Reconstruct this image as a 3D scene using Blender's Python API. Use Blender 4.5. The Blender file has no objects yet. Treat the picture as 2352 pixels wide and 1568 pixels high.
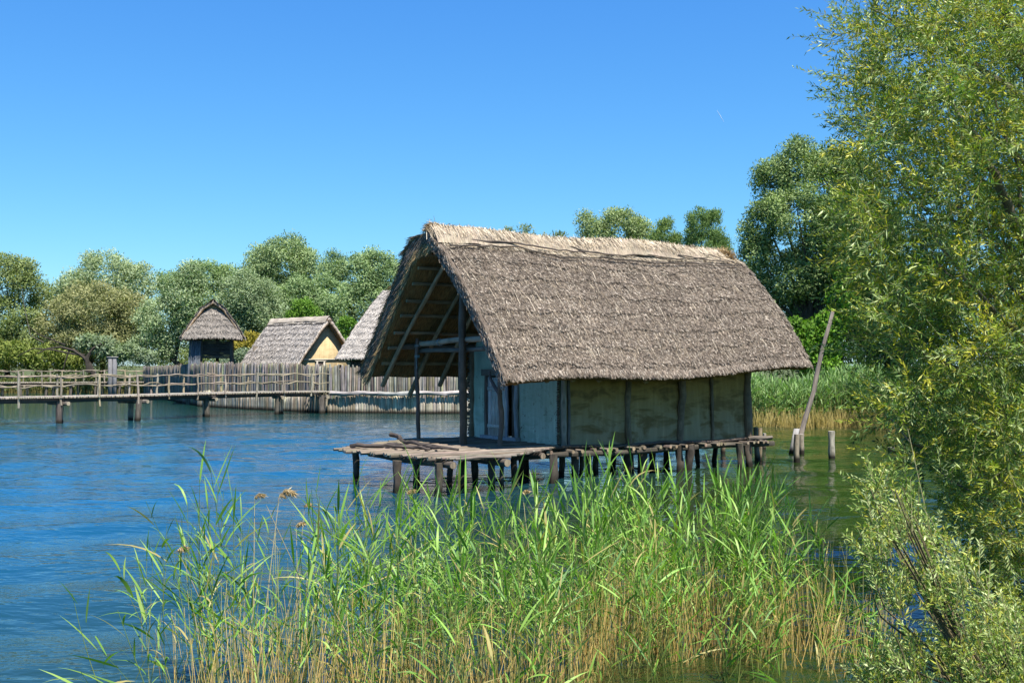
import bpy, math, random
import numpy as np
from mathutils import Vector
random.seed(7); RS = np.random.RandomState(11)
C = bpy.context.scene.collection
U = random.uniform
EYE = 2.9; FP = 2613.3; PITCH = math.atan(55/FP)
# ---------------------------------------------------------------- pixel helpers (2352 x 1568 picture)
def ray(px, py):
    x = (px-1176)/FP; z = (784-py)/FP
    c, s = math.cos(PITCH), math.sin(PITCH)
    return Vector((x, c - z*s, s + z*c))
def P(px, py, Y):
    d = ray(px, py); return Vector((d.x*Y/d.y, Y, EYE + d.z*Y/d.y))
def W(px, py, h=0.0):
    d = ray(px, py); t = (h-EYE)/d.z; return Vector((d.x*t, d.y*t, h))
def px2x(px, Y): return (px-1176)/FP*Y

# ---------------------------------------------------------------- objects and tags
def tag(o, label=None, cat=None, group=None, kind=None):
    if label: o['label'] = label
    if cat: o['category'] = cat
    if group: o['group'] = group
    if kind: o['kind'] = kind
    return o
def empty(name, loc, label=None, cat=None, group=None):
    o = bpy.data.objects.new(name, None); C.objects.link(o); o.location = loc
    o.empty_display_size = .3
    return tag(o, label, cat, group)
def origin(o):
    v = Vector((0, 0, 0))
    while o is not None: v += o.location; o = o.parent
    return v
def mesh_obj(name, V, F, mat, parent=None, col=None, uv=None, smooth=False, loc=None):
    """V (n,3) array, F list of faces or (m,4)/(m,3) array"""
    V = np.asarray(V, dtype=np.float32).reshape(-1, 3)
    me = bpy.data.meshes.new(name)
    if parent is not None: off = np.array(origin(parent))
    elif loc is not None: off = np.array(loc)
    else: off = np.zeros(3)
    V = V - off.astype(np.float32)
    if isinstance(F, np.ndarray):
        m, k = F.shape
        tot = np.full(m, k); flat = F.ravel()
    else:
        tot = np.array([len(f) for f in F]); flat = np.array([i for f in F for i in f])
    me.vertices.add(len(V)); me.vertices.foreach_set('co', V.ravel())
    me.loops.add(len(flat)); me.loops.foreach_set('vertex_index', flat.astype(np.int32))
    me.polygons.add(len(tot))
    st = np.concatenate([[0], np.cumsum(tot)[:-1]]).astype(np.int32)
    me.polygons.foreach_set('loop_start', st); me.polygons.foreach_set('loop_total', tot.astype(np.int32))
    if smooth: me.polygons.foreach_set('use_smooth', np.ones(len(tot), dtype=bool))
    if col is not None:
        col = np.asarray(col, dtype=np.float32)
        a = me.color_attributes.new('col', 'FLOAT_COLOR', 'POINT')
        c4 = np.ones((len(V), 4), dtype=np.float32); c4[:, :3] = col
        a.data.foreach_set('color', c4.ravel())
    if uv is not None:
        uv = np.asarray(uv, dtype=np.float32)
        l = me.uv_layers.new(name='UVMap'); l.data.foreach_set('uv', uv[flat].ravel())
    me.update(calc_edges=True); me.validate()
    me.materials.append(mat)
    o = bpy.data.objects.new(name, me); C.objects.link(o)
    if parent is not None: o.parent = parent
    elif loc is not None: o.location = loc
    return o

class MB:
    def __init__(s): s.v = []; s.f = []; s.c = []; s.u = []
    def add(s, vs, fs, col, uvs=None):
        b = len(s.v)
        s.v += [tuple(v) for v in vs]; s.f += [tuple(b+i for i in f) for f in fs]
        if isinstance(col[0], (tuple, list)): s.c += [tuple(c) for c in col]
        else: s.c += [tuple(col)]*len(vs)
        s.u += uvs if uvs else [(v[0]+v[1], v[2]) for v in vs]
    def tube(s, pts, rad, n=8, col=(.2, .18, .16), wob=0.0, end=None, cap=True):
        pts = [Vector(p) for p in pts]
        if not isinstance(rad, (list, tuple)): rad = [rad]*len(pts)
        ph = U(0, 9); uo = U(0, 50)
        d0 = (pts[1]-pts[0]).normalized()
        a = d0.cross(Vector((0, 0, 1)));
        if a.length < .1: a = d0.cross(Vector((1, 0, 0)))
        a.normalize(); vs = []; uvs = []; L = 0
        for i, p in enumerate(pts):
            d = (pts[min(i+1, len(pts)-1)]-pts[max(i-1, 0)]).normalized()
            a = (a - d*a.dot(d)).normalized(); b = d.cross(a)
            if i: L += (p-pts[i-1]).length
            for k in range(n):
                t = 2*math.pi*k/n
                r = rad[i]*(1 + wob*math.sin(ph+3*t+i*1.3) + wob*U(-.6, .6))
                vs.append(p + a*(r*math.cos(t)) + b*(r*math.sin(t))); uvs.append((uo + min(k, n-k)*2*math.pi/n*rad[i], L))
        fs = [(i*n+k, i*n+(k+1) % n, (i+1)*n+(k+1) % n, (i+1)*n+k) for i in range(len(pts)-1) for k in range(n)]
        if cap: fs += [tuple(range(n-1, -1, -1)), tuple((len(pts)-1)*n+k for k in range(n))]
        s.add(vs, fs, col, uvs)
        if end is not None:   # pale cut ends
            for i, sg in ((0, -1), (len(pts)-1, 1)):
                d = (pts[1]-pts[0]).normalized()*-1 if i == 0 else (pts[-1]-pts[-2]).normalized()
                ring = [vs[i*n+k] for k in range(n)]; c = pts[i]
                s.add([c+(q-c)*.93+d*.003 for q in ring], [tuple(range(n)) if sg > 0 else tuple(range(n-1, -1, -1))], end)
    def box(s, c, ax, ay, az, col, bev=0):
        """centre and three half-axis vectors"""
        c, ax, ay, az = Vector(c), Vector(ax), Vector(ay), Vector(az)
        vs = [c+ax*i+ay*j+az*k for i in (-1, 1) for j in (-1, 1) for k in (-1, 1)]
        fs = [(0, 1, 3, 2), (4, 6, 7, 5), (0, 4, 5, 1), (2, 3, 7, 6), (0, 2, 6, 4), (1, 5, 7, 3)]
        A = [(c+ax*i+ay*j+az*k) for i in (-1, 1) for j in (-1, 1) for k in (-1, 1)]
        la, lb, lc = ax.length, ay.length, az.length; o = U(0, 30)
        uv = [(o+i*la+j*lb, k*lc) for i in (-1, 1) for j in (-1, 1) for k in (-1, 1)]
        s.add(vs, fs, col, uv)
    def grid(s, pts, nu, nv, col, uvs=None):
        fs = [(i*nv+j, (i+1)*nv+j, (i+1)*nv+j+1, i*nv+j+1) for i in range(nu-1) for j in range(nv-1)]
        s.add(pts, fs, col, uvs)
    def build(s, name, mat, parent=None, smooth=True, loc=None):
        o = mesh_obj(name, np.array(s.v), s.f, mat, parent, np.array(s.c), np.array(s.u), False, loc)
        if smooth: 
            me = o.data; me.polygons.foreach_set('use_smooth', np.ones(len(me.polygons), dtype=bool))
            try: me.set_sharp_from_angle(angle=math.radians(50))
            except Exception: pass
        return o
def jit(c, a=.15):
    k = 1+U(-a, a); return tuple(max(0, x*k*(1+U(-a*.25, a*.25))) for x in c)
def wavy(p0, p1, n, amp, seed=None):
    p0, p1 = Vector(p0), Vector(p1); d = (p1-p0); L = d.length
    a = d.cross(Vector((0, 0, 1)))
    if a.length < .1*L: a = Vector((1, 0, 0))
    a.normalize(); b = d.cross(a).normalized(); f1, f2, g1, g2 = U(.6, 1.6), U(.6, 1.6), U(0, 6), U(0, 6)
    out = []
    for i in range(n+1):
        t = i/n; e = min(1, 4*t, 4*(1-t))*.8+.2
        out.append(p0+d*t+a*amp*e*(math.sin(g1+t*6.28*f1)+.4*U(-1, 1))+b*amp*e*(math.sin(g2+t*6.28*f2)+.4*U(-1, 1)))
    return out

# ---------------------------------------------------------------- materials
def newmat(name):
    m = bpy.data.materials.new(name); m.use_nodes = True; nt = m.node_tree; nt.nodes.clear()
    return m, nt
def N(nt, t, **k):
    n = nt.nodes.new(t)
    for a, v in k.items():
        if a.startswith('i_'): n.inputs[a[2:].replace('_', ' ')].default_value = v
        else: setattr(n, a, v)
    return n
def ramp(nt, src, stops):
    r = nt.nodes.new('ShaderNodeValToRGB'); e = r.color_ramp.elements
    while len(e) < len(stops): e.new(.5)
    for q, (p, c) in zip(e, stops):
        q.position = p; q.color = (c, c, c, 1) if isinstance(c, (int, float)) else (*c, 1)
    nt.links.new(src, r.inputs[0]); return r.outputs[0]
def mix(nt, fac, a, b, mode='MIX'):
    m = nt.nodes.new('ShaderNodeMix'); m.data_type = 'RGBA'; m.blend_type = mode
    for sock, v in ((m.inputs[0], fac), (m.inputs[6], a), (m.inputs[7], b)):
        if hasattr(v, 'links'): nt.links.new(v, sock)
        elif isinstance(v, (tuple, list)): sock.default_value = (*v, 1) if len(v) == 3 else v
        else: sock.default_value = v
    return m.outputs[2]
def surf_mat(name, sc=(20, 2), lo=.55, hi=1.35, bump=.4, dist=.01, rough=.85, wet=None, moss=None, spec=.2, big=.8):
    """vertex colour x fibre noise along the length (UV), with blotches"""
    m, nt = newmat(name); L = nt.links
    out = N(nt, 'ShaderNodeOutputMaterial'); b = N(nt, 'ShaderNodeBsdfPrincipled'); b.inputs['Roughness'].default_value = rough
    b.inputs['Specular IOR Level'].default_value = spec
    L.new(b.outputs[0], out.inputs[0])
    at = N(nt, 'ShaderNodeVertexColor', layer_name='col'); uv = N(nt, 'ShaderNodeUVMap'); uv.uv_map = 'UVMap'
    mp = N(nt, 'ShaderNodeMapping'); mp.inputs['Scale'].default_value = (sc[0], sc[1], 1); L.new(uv.outputs[0], mp.inputs[0])
    n1 = N(nt, 'ShaderNodeTexNoise'); n1.inputs['Scale'].default_value = 1; n1.inputs['Detail'].default_value = 5; n1.inputs['Roughness'].default_value = .65
    L.new(mp.outputs[0], n1.inputs['Vector'])
    tc = N(nt, 'ShaderNodeTexCoord'); n2 = N(nt, 'ShaderNodeTexNoise'); n2.inputs['Scale'].default_value = 1.7; n2.inputs['Detail'].default_value = 6
    L.new(tc.outputs['Object'], n2.inputs['Vector'])
    k1 = ramp(nt, n1.outputs[0], [(.3, lo), (.7, hi)]); k2 = ramp(nt, n2.outputs[0], [(.3, big), (.7, 2-big)])
    c = mix(nt, 1, at.outputs[0], k1, 'MULTIPLY'); c = mix(nt, 1, c, k2, 'MULTIPLY')
    if moss:
        n3 = N(nt, 'ShaderNodeTexNoise'); n3.inputs['Scale'].default_value = 3.5; n3.inputs['Detail'].default_value = 8; L.new(tc.outputs['Object'], n3.inputs['Vector'])
        f = ramp(nt, n3.outputs[0], [(.56, 0.0), (.66, moss[1])]); c = mix(nt, f, c, moss[0])
    if wet is not None:     # dark wet and algae band just above the lake
        g = N(nt, 'ShaderNodeNewGeometry'); sx = N(nt, 'ShaderNodeSeparateXYZ'); L.new(g.outputs['Position'], sx.inputs[0])
        ad = N(nt, 'ShaderNodeMath', operation='MULTIPLY_ADD'); L.new(n2.outputs[0], ad.inputs[0]); ad.inputs[1].default_value = -.16; L.new(sx.outputs[2], ad.inputs[2])
        f = ramp(nt, ad.outputs[0], [(.0, 1.0), (wet, 0.0)]); c = mix(nt, f, c, (.022, .018, .012))
    L.new(c, b.inputs['Base Color'])
    bp = N(nt, 'ShaderNodeBump'); bp.inputs['Strength'].default_value = bump; bp.inputs['Distance'].default_value = dist
    L.new(n1.outputs[0], bp.inputs['Height']); L.new(bp.outputs[0], b.inputs['Normal'])
    return m
def leaf_mat(name, trans=.30, gloss=.12, rough=.45, tint=(1.05, 1.3, .45)):
    m, nt = newmat(name); L = nt.links
    out = N(nt, 'ShaderNodeOutputMaterial'); at = N(nt, 'ShaderNodeVertexColor', layer_name='col')
    d = N(nt, 'ShaderNodeBsdfDiffuse'); t = N(nt, 'ShaderNodeBsdfTranslucent'); g = N(nt, 'ShaderNodeBsdfGlossy'); g.inputs['Roughness'].default_value = rough
    L.new(at.outputs[0], d.inputs[0]); c = mix(nt, 1, at.outputs[0], tint, 'MULTIPLY'); L.new(c, t.inputs[0])
    g.inputs[0].default_value = (.75, .85, .6, 1)
    m1 = N(nt, 'ShaderNodeMixShader'); m1.inputs[0].default_value = trans; L.new(d.outputs[0], m1.inputs[1]); L.new(t.outputs[0], m1.inputs[2])
    m2 = N(nt, 'ShaderNodeMixShader'); m2.inputs[0].default_value = gloss; L.new(m1.outputs[0], m2.inputs[1]); L.new(g.outputs[0], m2.inputs[2])
    L.new(m2.outputs[0], out.inputs[0]); return m
M = {}
M['wood'] = surf_mat('weathered_wood', (26, 2.2), .5, 1.4, .6, .012, .85)
M['wetwood'] = surf_mat('pile_wood', (22, 2), .45, 1.4, .6, .015, .8, wet=.16)
M['stake'] = surf_mat('palisade_wood', (16, 1.4), .45, 1.45, .6, .015, .85, wet=.22, moss=((.2, .19, .10), .35))
M['bark'] = surf_mat('bark', (14, 3), .4, 1.4, .8, .03, .9)
M['thatch'] = surf_mat('thatch', (30, 5), .45, 1.45, .9, .05, .95, spec=.1, big=.78)
M['straw'] = surf_mat('loose_straw', (6, 6), .8, 1.2, .0, .01, .75, spec=.3, big=.85)
M['rope'] = surf_mat('rope', (60, 30), .6, 1.3, .5, .01, .8)
M['leaf_far'] = leaf_mat('willow_crown_leaf', .28, .02, .6)
M['leaf'] = leaf_mat('willow_leaf', .32, .035, .42)
M['reed'] = leaf_mat('reed_leaf', .36, .035, .5)
def daub_mat(name, top, bot, stain, z0, z1, patchy=None):
    m, nt = newmat(name); L = nt.links
    out = N(nt, 'ShaderNodeOutputMaterial'); b = N(nt, 'ShaderNodeBsdfPrincipled'); b.inputs['Roughness'].default_value = .95; b.inputs['Specular IOR Level'].default_value = .1
    L.new(b.outputs[0], out.inputs[0])
    g = N(nt, 'ShaderNodeNewGeometry'); sx = N(nt, 'ShaderNodeSeparateXYZ'); L.new(g.outputs['Position'], sx.inputs[0])
    mp = N(nt, 'ShaderNodeMapping'); mp.inputs['Scale'].default_value = (1.0, 1.0, 2.6); L.new(g.outputs['Position'], mp.inputs[0])
    n = N(nt, 'ShaderNodeTexNoise'); n.inputs['Scale'].default_value = 1.5; n.inputs['Detail'].default_value = 7; n.inputs['Roughness'].default_value = .6; n.inputs['Distortion'].default_value = .6; L.new(mp.outputs[0], n.inputs['Vector'])
    ad = N(nt, 'ShaderNodeMath', operation='MULTIPLY_ADD'); L.new(n.outputs[0], ad.inputs[0]); ad.inputs[1].default_value = 1.3; L.new(sx.outputs[2], ad.inputs[2])
    mr = N(nt, 'ShaderNodeMapRange'); mr.inputs[1].default_value = z0+.65; mr.inputs[2].default_value = z1+.65; L.new(ad.outputs[0], mr.inputs[0])
    c = mix(nt, mr.outputs[0], bot, top)
    f = ramp(nt, n.outputs[0], [(.47, 0.0), (.62, .85)]); c = mix(nt, f, c, stain)
    # runs and drips
    mp2 = N(nt, 'ShaderNodeMapping'); mp2.inputs['Scale'].default_value = (7, 7, .7); L.new(g.outputs['Position'], mp2.inputs[0])
    n2 = N(nt, 'ShaderNodeTexNoise'); n2.inputs['Scale'].default_value = 1.2; n2.inputs['Detail'].default_value = 4; L.new(mp2.outputs[0], n2.inputs['Vector'])
    c = mix(nt, 1, c, ramp(nt, n2.outputs[0], [(.3, .82), (.62, 1.0), (.72, 1.3)]), 'MULTIPLY')
    n3 = N(nt, 'ShaderNodeTexNoise'); n3.inputs['Scale'].default_value = 6; n3.inputs['Detail'].default_value = 9; n3.inputs['Roughness'].default_value = .7; L.new(g.outputs['Position'], n3.inputs['Vector'])
    if patchy:
        f = ramp(nt, n3.outputs[0], [(.585, 0.0), (.62, 1.0)])
        mr2 = N(nt, 'ShaderNodeMapRange'); mr2.inputs[1].default_value = 2.2; mr2.inputs[2].default_value = 1.1; L.new(sx.outputs[2], mr2.inputs[0])
        f2 = ramp(nt, mr2.outputs[0], [(0, .35), (.9, 1.0)]); f = mix(nt, 1, f, f2, 'MULTIPLY'); c = mix(nt, f, c, patchy)
    L.new(c, b.inputs['Base Color'])
    bp = N(nt, 'ShaderNodeBump'); bp.inputs['Strength'].default_value = .6; bp.inputs['Distance'].default_value = .03
    L.new(n3.outputs[0], bp.inputs['Height']); L.new(bp.outputs[0], b.inputs['Normal']); return m
M['daub_teal'] = daub_mat('teal_daub', (.36, .45, .34), (.44, .52, .42), (.33, .41, .31), .9, 2.5, (.15, .13, .10))
M['daub_olive'] = daub_mat('olive_daub', (.33, .215, .075), (.30, .24, .14), (.17, .11, .045), 1.1, 2.1)
M['daub_ochre'] = daub_mat('ochre_daub', (.46, .35, .19), (.48, .37, .21), (.38, .29, .15), 2, 5)
def water_mat():
    m, nt = newmat('lake_water'); L = nt.links
    out = N(nt, 'ShaderNodeOutputMaterial'); b = N(nt, 'ShaderNodeBsdfPrincipled'); b.inputs['Roughness'].default_value = .03; b.inputs['IOR'].default_value = 1.33
    b.inputs['Specular IOR Level'].default_value = .5
    L.new(b.outputs[0], out.inputs[0])
    g = N(nt, 'ShaderNodeNewGeometry')
    at = N(nt, 'ShaderNodeVertexColor', layer_name='col'); L.new(at.outputs[0], b.inputs['Base Color'])
    acc = None
    for sc, st, wx, rot in ((2.1, .062, .55, .12), (6.0, .020, .5, -.3), (15., .004, .6, .5), (.55, .05, .5, .3)):
        mp = N(nt, 'ShaderNodeMapping'); mp.inputs['Scale'].default_value = (sc*wx, sc, sc); mp.inputs['Rotation'].default_value = (0, 0, rot); L.new(g.outputs['Position'], mp.inputs[0])
        n = N(nt, 'ShaderNodeTexNoise'); n.inputs['Scale'].default_value = 1; n.inputs['Detail'].default_value = 2.5; n.inputs['Roughness'].default_value = .5; n.inputs['Distortion'].default_value = .4; L.new(mp.outputs[0], n.inputs['Vector'])
        ml = N(nt, 'ShaderNodeMath', operation='MULTIPLY_ADD'); L.new(n.outputs[0], ml.inputs[0]); ml.inputs[1].default_value = st
        if acc is None: ml.inputs[2].default_value = 0
        else: L.new(acc, ml.inputs[2])
        acc = ml.outputs[0]
    bp = N(nt, 'ShaderNodeBump'); bp.inputs['Strength'].default_value = 1; bp.inputs['Distance'].default_value = 1.0
    sx = N(nt, 'ShaderNodeSeparateXYZ'); L.new(g.outputs['Position'], sx.inputs[0]); mr = N(nt, 'ShaderNodeMapRange'); mr.inputs[1].default_value = -3; mr.inputs[2].default_value = 9; mr.inputs[3].default_value = 1; mr.inputs[4].default_value = .5; L.new(sx.outputs[0], mr.inputs[0]); L.new(mr.outputs[0], bp.inputs['Strength'])
    L.new(acc, bp.inputs['Height']); L.new(bp.outputs[0], b.inputs['Normal']); return m
M['water'] = water_mat()
M['ground'] = surf_mat('bank_soil', (1, 1), .7, 1.3, .3, .05, .95)
def flat_mat(name, c, r=.7):
    m, nt = newmat(name); out = N(nt, 'ShaderNodeOutputMaterial'); b = N(nt, 'ShaderNodeBsdfPrincipled'); b.inputs['Base Color'].default_value = (*c, 1); b.inputs['Roughness'].default_value = r
    nt.links.new(b.outputs[0], out.inputs[0]); return m
M['contrail'] = flat_mat('contrail_vapour', (.4, .5, .7))

# ---------------------------------------------------------------- camera, light, sky
cam = bpy.data.cameras.new('camera'); co = bpy.data.objects.new('camera', cam); C.objects.link(co)
co.location = (0, 0, EYE); co.rotation_euler = (math.pi/2+PITCH, 0, 0)
cam.lens = 40; cam.sensor_width = 36; cam.clip_end = 9000; cam.clip_start = .1
bpy.context.scene.camera = co
EL = math.radians(64.5); AZ = Vector((.50, -.866, 0)).normalized()
sv = Vector((AZ.x*math.cos(EL), AZ.y*math.cos(EL), math.sin(EL)))
sl = bpy.data.lights.new('sun', 'SUN'); so = bpy.data.objects.new('sun', sl); C.objects.link(so)
sl.energy = 5.0; sl.angle = math.radians(.5); sl.color = (1, .95, .86)
so.rotation_euler = (-sv).to_track_quat('-Z', 'Y').to_euler(); so.location = (0, 0, 60)
w = bpy.data.worlds.new('World'); bpy.context.scene.world = w; w.use_nodes = True; nt = w.node_tree; nt.nodes.clear()
sky = N(nt, 'ShaderNodeTexSky'); sky.sky_type = 'NISHITA'; sky.sun_disc = False; sky.sun_elevation = EL; sky.sun_rotation = math.atan2(AZ.x, AZ.y)
sky.altitude = 400; sky.air_density = 1.0; sky.dust_density = .15; sky.ozone_density = 2.2
se = N(nt, 'ShaderNodeSeparateColor'); nt.links.new(sky.outputs[0], se.inputs[0]); cb_ = N(nt, 'ShaderNodeCombineColor')
for k_, (g_, m_) in enumerate(((1.22, .285), (.93, .78), (.5, 2.3))):       # deep clear-day blue of the photograph
    pw_ = N(nt, 'ShaderNodeMath', operation='POWER'); nt.links.new(se.outputs[k_], pw_.inputs[0]); pw_.inputs[1].default_value = g_
    mu_ = N(nt, 'ShaderNodeMath', operation='MULTIPLY'); nt.links.new(pw_.outputs[0], mu_.inputs[0]); mu_.inputs[1].default_value = m_; nt.links.new(mu_.outputs[0], cb_.inputs[k_])
bg = N(nt, 'ShaderNodeBackground'); bg.inputs[1].default_value = .088; wo = N(nt, 'ShaderNodeOutputWorld')
nt.links.new(cb_.outputs[0], bg.inputs[0]); nt.links.new(bg.outputs[0], wo.inputs[0])
vs = bpy.context.scene.view_settings; vs.view_transform = 'Standard'; vs.look = 'None'; vs.gamma = 1; vs.exposure = 1.1
cy = bpy.context.scene.cycles; cy.max_bounces = 8; cy.transparent_max_bounces = 4; cy.caustics_reflective = False; cy.caustics_refractive = False
cy.use_denoising = True

# ---------------------------------------------------------------- ground and lake
SH = np.array([(-400, 124), (-60, 124), (-30, 122), (-8, 116), (2, 92), (10, 66), (13, 58), (22, 54), (18, 36), (12.5, 24), (9, 15), (7.2, 9), (6.5, 2), (6.5, -60)], float)
def land_d(X, Y):
    """signed distance, positive on land (beyond the shoreline)"""
    d = np.full(X.shape, 1e9); sg = np.ones(X.shape)
    for (ax, ay), (bx, by) in zip(SH[:-1], SH[1:]):
        ex, ey = bx-ax, by-ay; t = np.clip(((X-ax)*ex+(Y-ay)*ey)/(ex*ex+ey*ey), 0, 1)
        qx, qy = X-ax-t*ex, Y-ay-t*ey; dd = np.hypot(qx, qy); s = np.sign(ex*qy-ey*qx); s[s == 0] = 1
        m = dd < d; d = np.where(m, dd, d); sg = np.where(m, s, sg)
    return d*sg
def land_z(x, y): 
    d = float(land_d(np.array([x], float), np.array([y], float))[0]); return float(np.clip(d*.16, -1.3, .9))
def axis(lo, hi, dense_lo, dense_hi, st):
    a = list(np.arange(dense_lo, dense_hi+st, st)); v = dense_lo; s = st
    while v > lo: s *= 1.5; v -= s; a.insert(0, v)
    v = a[-1]; s = st
    while v < hi: s *= 1.5; v += s; a.append(v)
    return np.array(a)
def sheet(xs, ys):
    X, Y = np.meshgrid(xs, ys, indexing='ij'); n, m = X.shape
    I = np.arange(n*m).reshape(n, m); F = np.stack([I[:-1, :-1], I[1:, :-1], I[1:, 1:], I[:-1, 1:]], -1).reshape(-1, 4)
    return X, Y, F
X, Y, F = sheet(axis(-5000, 5000, -60, 45, 1.2), axis(-3000, 6000, -10, 150, 1.2))
d = land_d(X, Y); Z = np.clip(d*.16, -1.3, .9) + np.where(d > 6, .12*np.sin(X*.5)*np.cos(Y*.4), 0)
gc = np.zeros(X.shape+(3,)); gc[:] = (.07, .085, .03); gc[d < .5] = (.10, .08, .045)
g = mesh_obj('ground', np.stack([X, Y, Z], -1).reshape(-1, 3), F, M['ground'], None, gc.reshape(-1, 3), np.stack([X, Y], -1).reshape(-1, 2), True)
tag(g, kind='structure')
def sn(X, Y, s, k):
    return (np.sin(X*s+k)+np.sin(Y*s*1.3+2*k+np.sin(X*s*.7)))*.25+.5
xs = axis(-4000, 4000, -45, 30, .25); ys = axis(-60, 5000, 4, 60, .25)
X, Y, F = sheet(xs, ys)
def waves(X, Y):
    z = np.zeros(X.shape); r = np.random.RandomState(4)
    for i in range(26):
        wl = r.uniform(.9, 4.2); a = .0034*wl**.8; th = r.normal(math.pi/2+.25, .55); k = 2*math.pi/wl
        z += a*np.sin(k*(X*math.cos(th)+Y*math.sin(th))+r.uniform(0, 6.3))
    return z
near = np.clip(1-(np.maximum(np.abs(X)-40, 0)+np.maximum(Y-56, 0))/8, 0, 1)
d = land_d(X, Y)
Z = waves(X, Y)*near*np.clip(.35+(-d)/12, .25, 1)
sh = np.clip((d+20)/11, 0, 1)*np.clip((75-Y)/25, 0, 1)            # shallow margin by the right bank, dark tree reflections painted in
sh = np.maximum(sh, np.clip((X+2.5)/4, 0, 1)*np.clip((30-Y)/10, 0, 1)*.9)
wc = np.zeros(X.shape+(3,))
deep = np.array((.002, .064, .145)); green = np.array((.012, .026, .005)); far = np.array((.008, .038, .030))
tY = np.clip((Y-25)/45, 0, 1)[..., None]; base = deep*(1-tY)+far*tY  # greener with distance: tree reflections put into the water colour
wc = base*(1-sh[..., None])+green*sh[..., None]
wt = mesh_obj('lake', np.stack([X, Y, Z], -1).reshape(-1, 3), F, M['water'], None, wc.reshape(-1, 3), None, True); tag(wt, kind='structure')

# ---------------------------------------------------------------- foliage
def unit(a): return a/np.maximum(np.linalg.norm(a, axis=-1, keepdims=True), 1e-9)
def leaves_quads(Pn, D, Nn, L, Wd, col):
    """rhombus leaves: base Pn, direction D, normal Nn"""
    S = unit(np.cross(D, Nn)); L = L[:, None]; Wd = Wd[:, None]
    mid = Pn+D*L*.45
    V = np.stack([Pn, mid+S*Wd, Pn+D*L, mid-S*Wd], 1).reshape(-1, 3)
    F = np.arange(len(V)).reshape(-1, 4)
    return V, F, np.repeat(col, 4, axis=0)
def crown(name, mat, parent, blobs, nleaf, clump, leaf, c0, c1, up=.35, seed=0, aspect=.36, cl_fill=1.0):
    """blobs: (x,y,z,rx,ry,rz); clumps of leaves through the outer volume of each blob"""
    r = np.random.RandomState(seed); B = np.array(blobs, float)
    area = B[:, 3]*B[:, 5]; area = area/area.sum(); Vs = []; Cs = []; n_all = 0
    for b, a in zip(B, area):
        nl = int(nleaf*a); rad = clump
        nc = max(6, int(cl_fill*7.5*b[3]*b[5]/(rad*rad)))
        dr = unit(r.normal(size=(nc, 3))); dr[:, 1] -= .15; dr[:, 2] += .12; dr = unit(dr)
        rr = r.uniform(.58, 1.0, nc)**.6
        cc = b[:3]+dr*rr[:, None]*(b[3:6]-rad*.45)
        crad = rad*r.uniform(.55, 1.25, nc); tint = r.uniform(0, 1, nc)
        wgt = crad**2; idx = r.choice(nc, nl, p=wgt/wgt.sum())
        o = unit(r.normal(size=(nl, 3))+np.array((0, -.1, .45))); 
        rad_l = crad[idx]*r.uniform(.35, 1.12, nl)
        p = cc[idx]+o*rad_l[:, None]*np.array((1, 1, .85))
        D = unit(np.cross(o, unit(r.normal(size=(nl, 3))))+o*.35+np.array((0, 0, up)))
        Nn = unit(o+np.array((.1, -.15, .3))+r.normal(size=(nl, 3))*.28)
        Ls = leaf*r.uniform(.6, 1.4, nl)
        t = np.clip(tint[idx]+r.normal(size=nl)*.18, 0, 1)[:, None]
        col = (np.array(c0)*(1-t)+np.array(c1)*t)*r.uniform(.78, 1.22, (nl, 1))
        V, F, Cc = leaves_quads(p, D, Nn, Ls, Ls*aspect*.5, col); Vs.append(V); Cs.append(Cc)
    V = np.concatenate(Vs); Cc = np.concatenate(Cs)
    return mesh_obj(name, V, np.arange(len(V)).reshape(-1, 4), mat, parent, Cc)
def limbs(mb, base, tips, r0, col, n=7):
    base = Vector(base)
    for t in tips:
        t = Vector(t); m = base.lerp(t, .45)+Vector((U(-.3, .3), U(-.3, .3), U(.0, .6)))
        pts = [base, base.lerp(m, .5)+Vector((U(-.1, .1), 0, .05)), m, m.lerp(t, .5)+Vector((U(-.2, .2), U(-.2, .2), 0)), t]
        mb.tube(pts, [r0, r0*.75, r0*.5, r0*.3, r0*.1], n, jit(col, .1), .06)
def tree(name, label, cat, Yd, blobs, nleaf, clump, leaf, c0, c1, group=None, depth=.85, barkc=(.09, .075, .055), seed=0, up=.35, aspect=.36, trunk_px=None, mat='leaf_far', fill=1.0, trunk_r=None):
    """blobs in picture pixels (px, py, rpx, rpy) at distance Yd (with optional 5th: depth offset)"""
    k = Yd/FP; bl = []
    for b in blobs:
        dy = b[4] if len(b) > 4 else 0; kk = (Yd+dy)/FP; c = P(b[0], b[1], Yd+dy)
        bl.append((c.x, c.y, c.z, b[2]*kk, max(b[2], b[3])*kk*depth, b[3]*kk))
    cx = px2x(trunk_px, Yd) if trunk_px else sum(b[0]*b[3] for b in bl)/sum(b[3] for b in bl)
    gz = max(land_z(cx, Yd), -1.2)-.15
    root = empty(name, (cx, Yd, gz), label, cat, group)
    mb = MB(); zt = min(b[2] for b in bl); top = max(b[2]+b[5]*.5 for b in bl); r0 = trunk_r or .018*(top-gz)+.08
    fork = gz+(top-gz)*.28
    mb.tube(wavy((cx, Yd, gz-.3), (cx+U(-.3, .3), Yd, fork), 4, .06), [r0*1.3, r0, r0*.9, r0*.85, r0*.8], 9, barkc, .08)
    limbs(mb, (cx, Yd, fork-.2), [(b[0]+U(-.3, .3)*b[3], b[1]+U(-.2, .2)*b[4], b[2]+b[5]*.3) for b in bl], r0*.55, barkc)
    mb.build('trunk', M['bark'], root)
    crown('crown', M[mat], root, bl, nleaf, clump, leaf, c0, c1, up, seed, aspect, fill)
    return root
SIL0 = (.175, .23, .11); SIL1 = (.40, .465, .27)      # silvery willow
OLV0 = (.17, .215, .05); OLV1 = (.34, .37, .11)
GRN0 = (.065, .12, .035); GRN1 = (.12, .19, .06)
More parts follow.
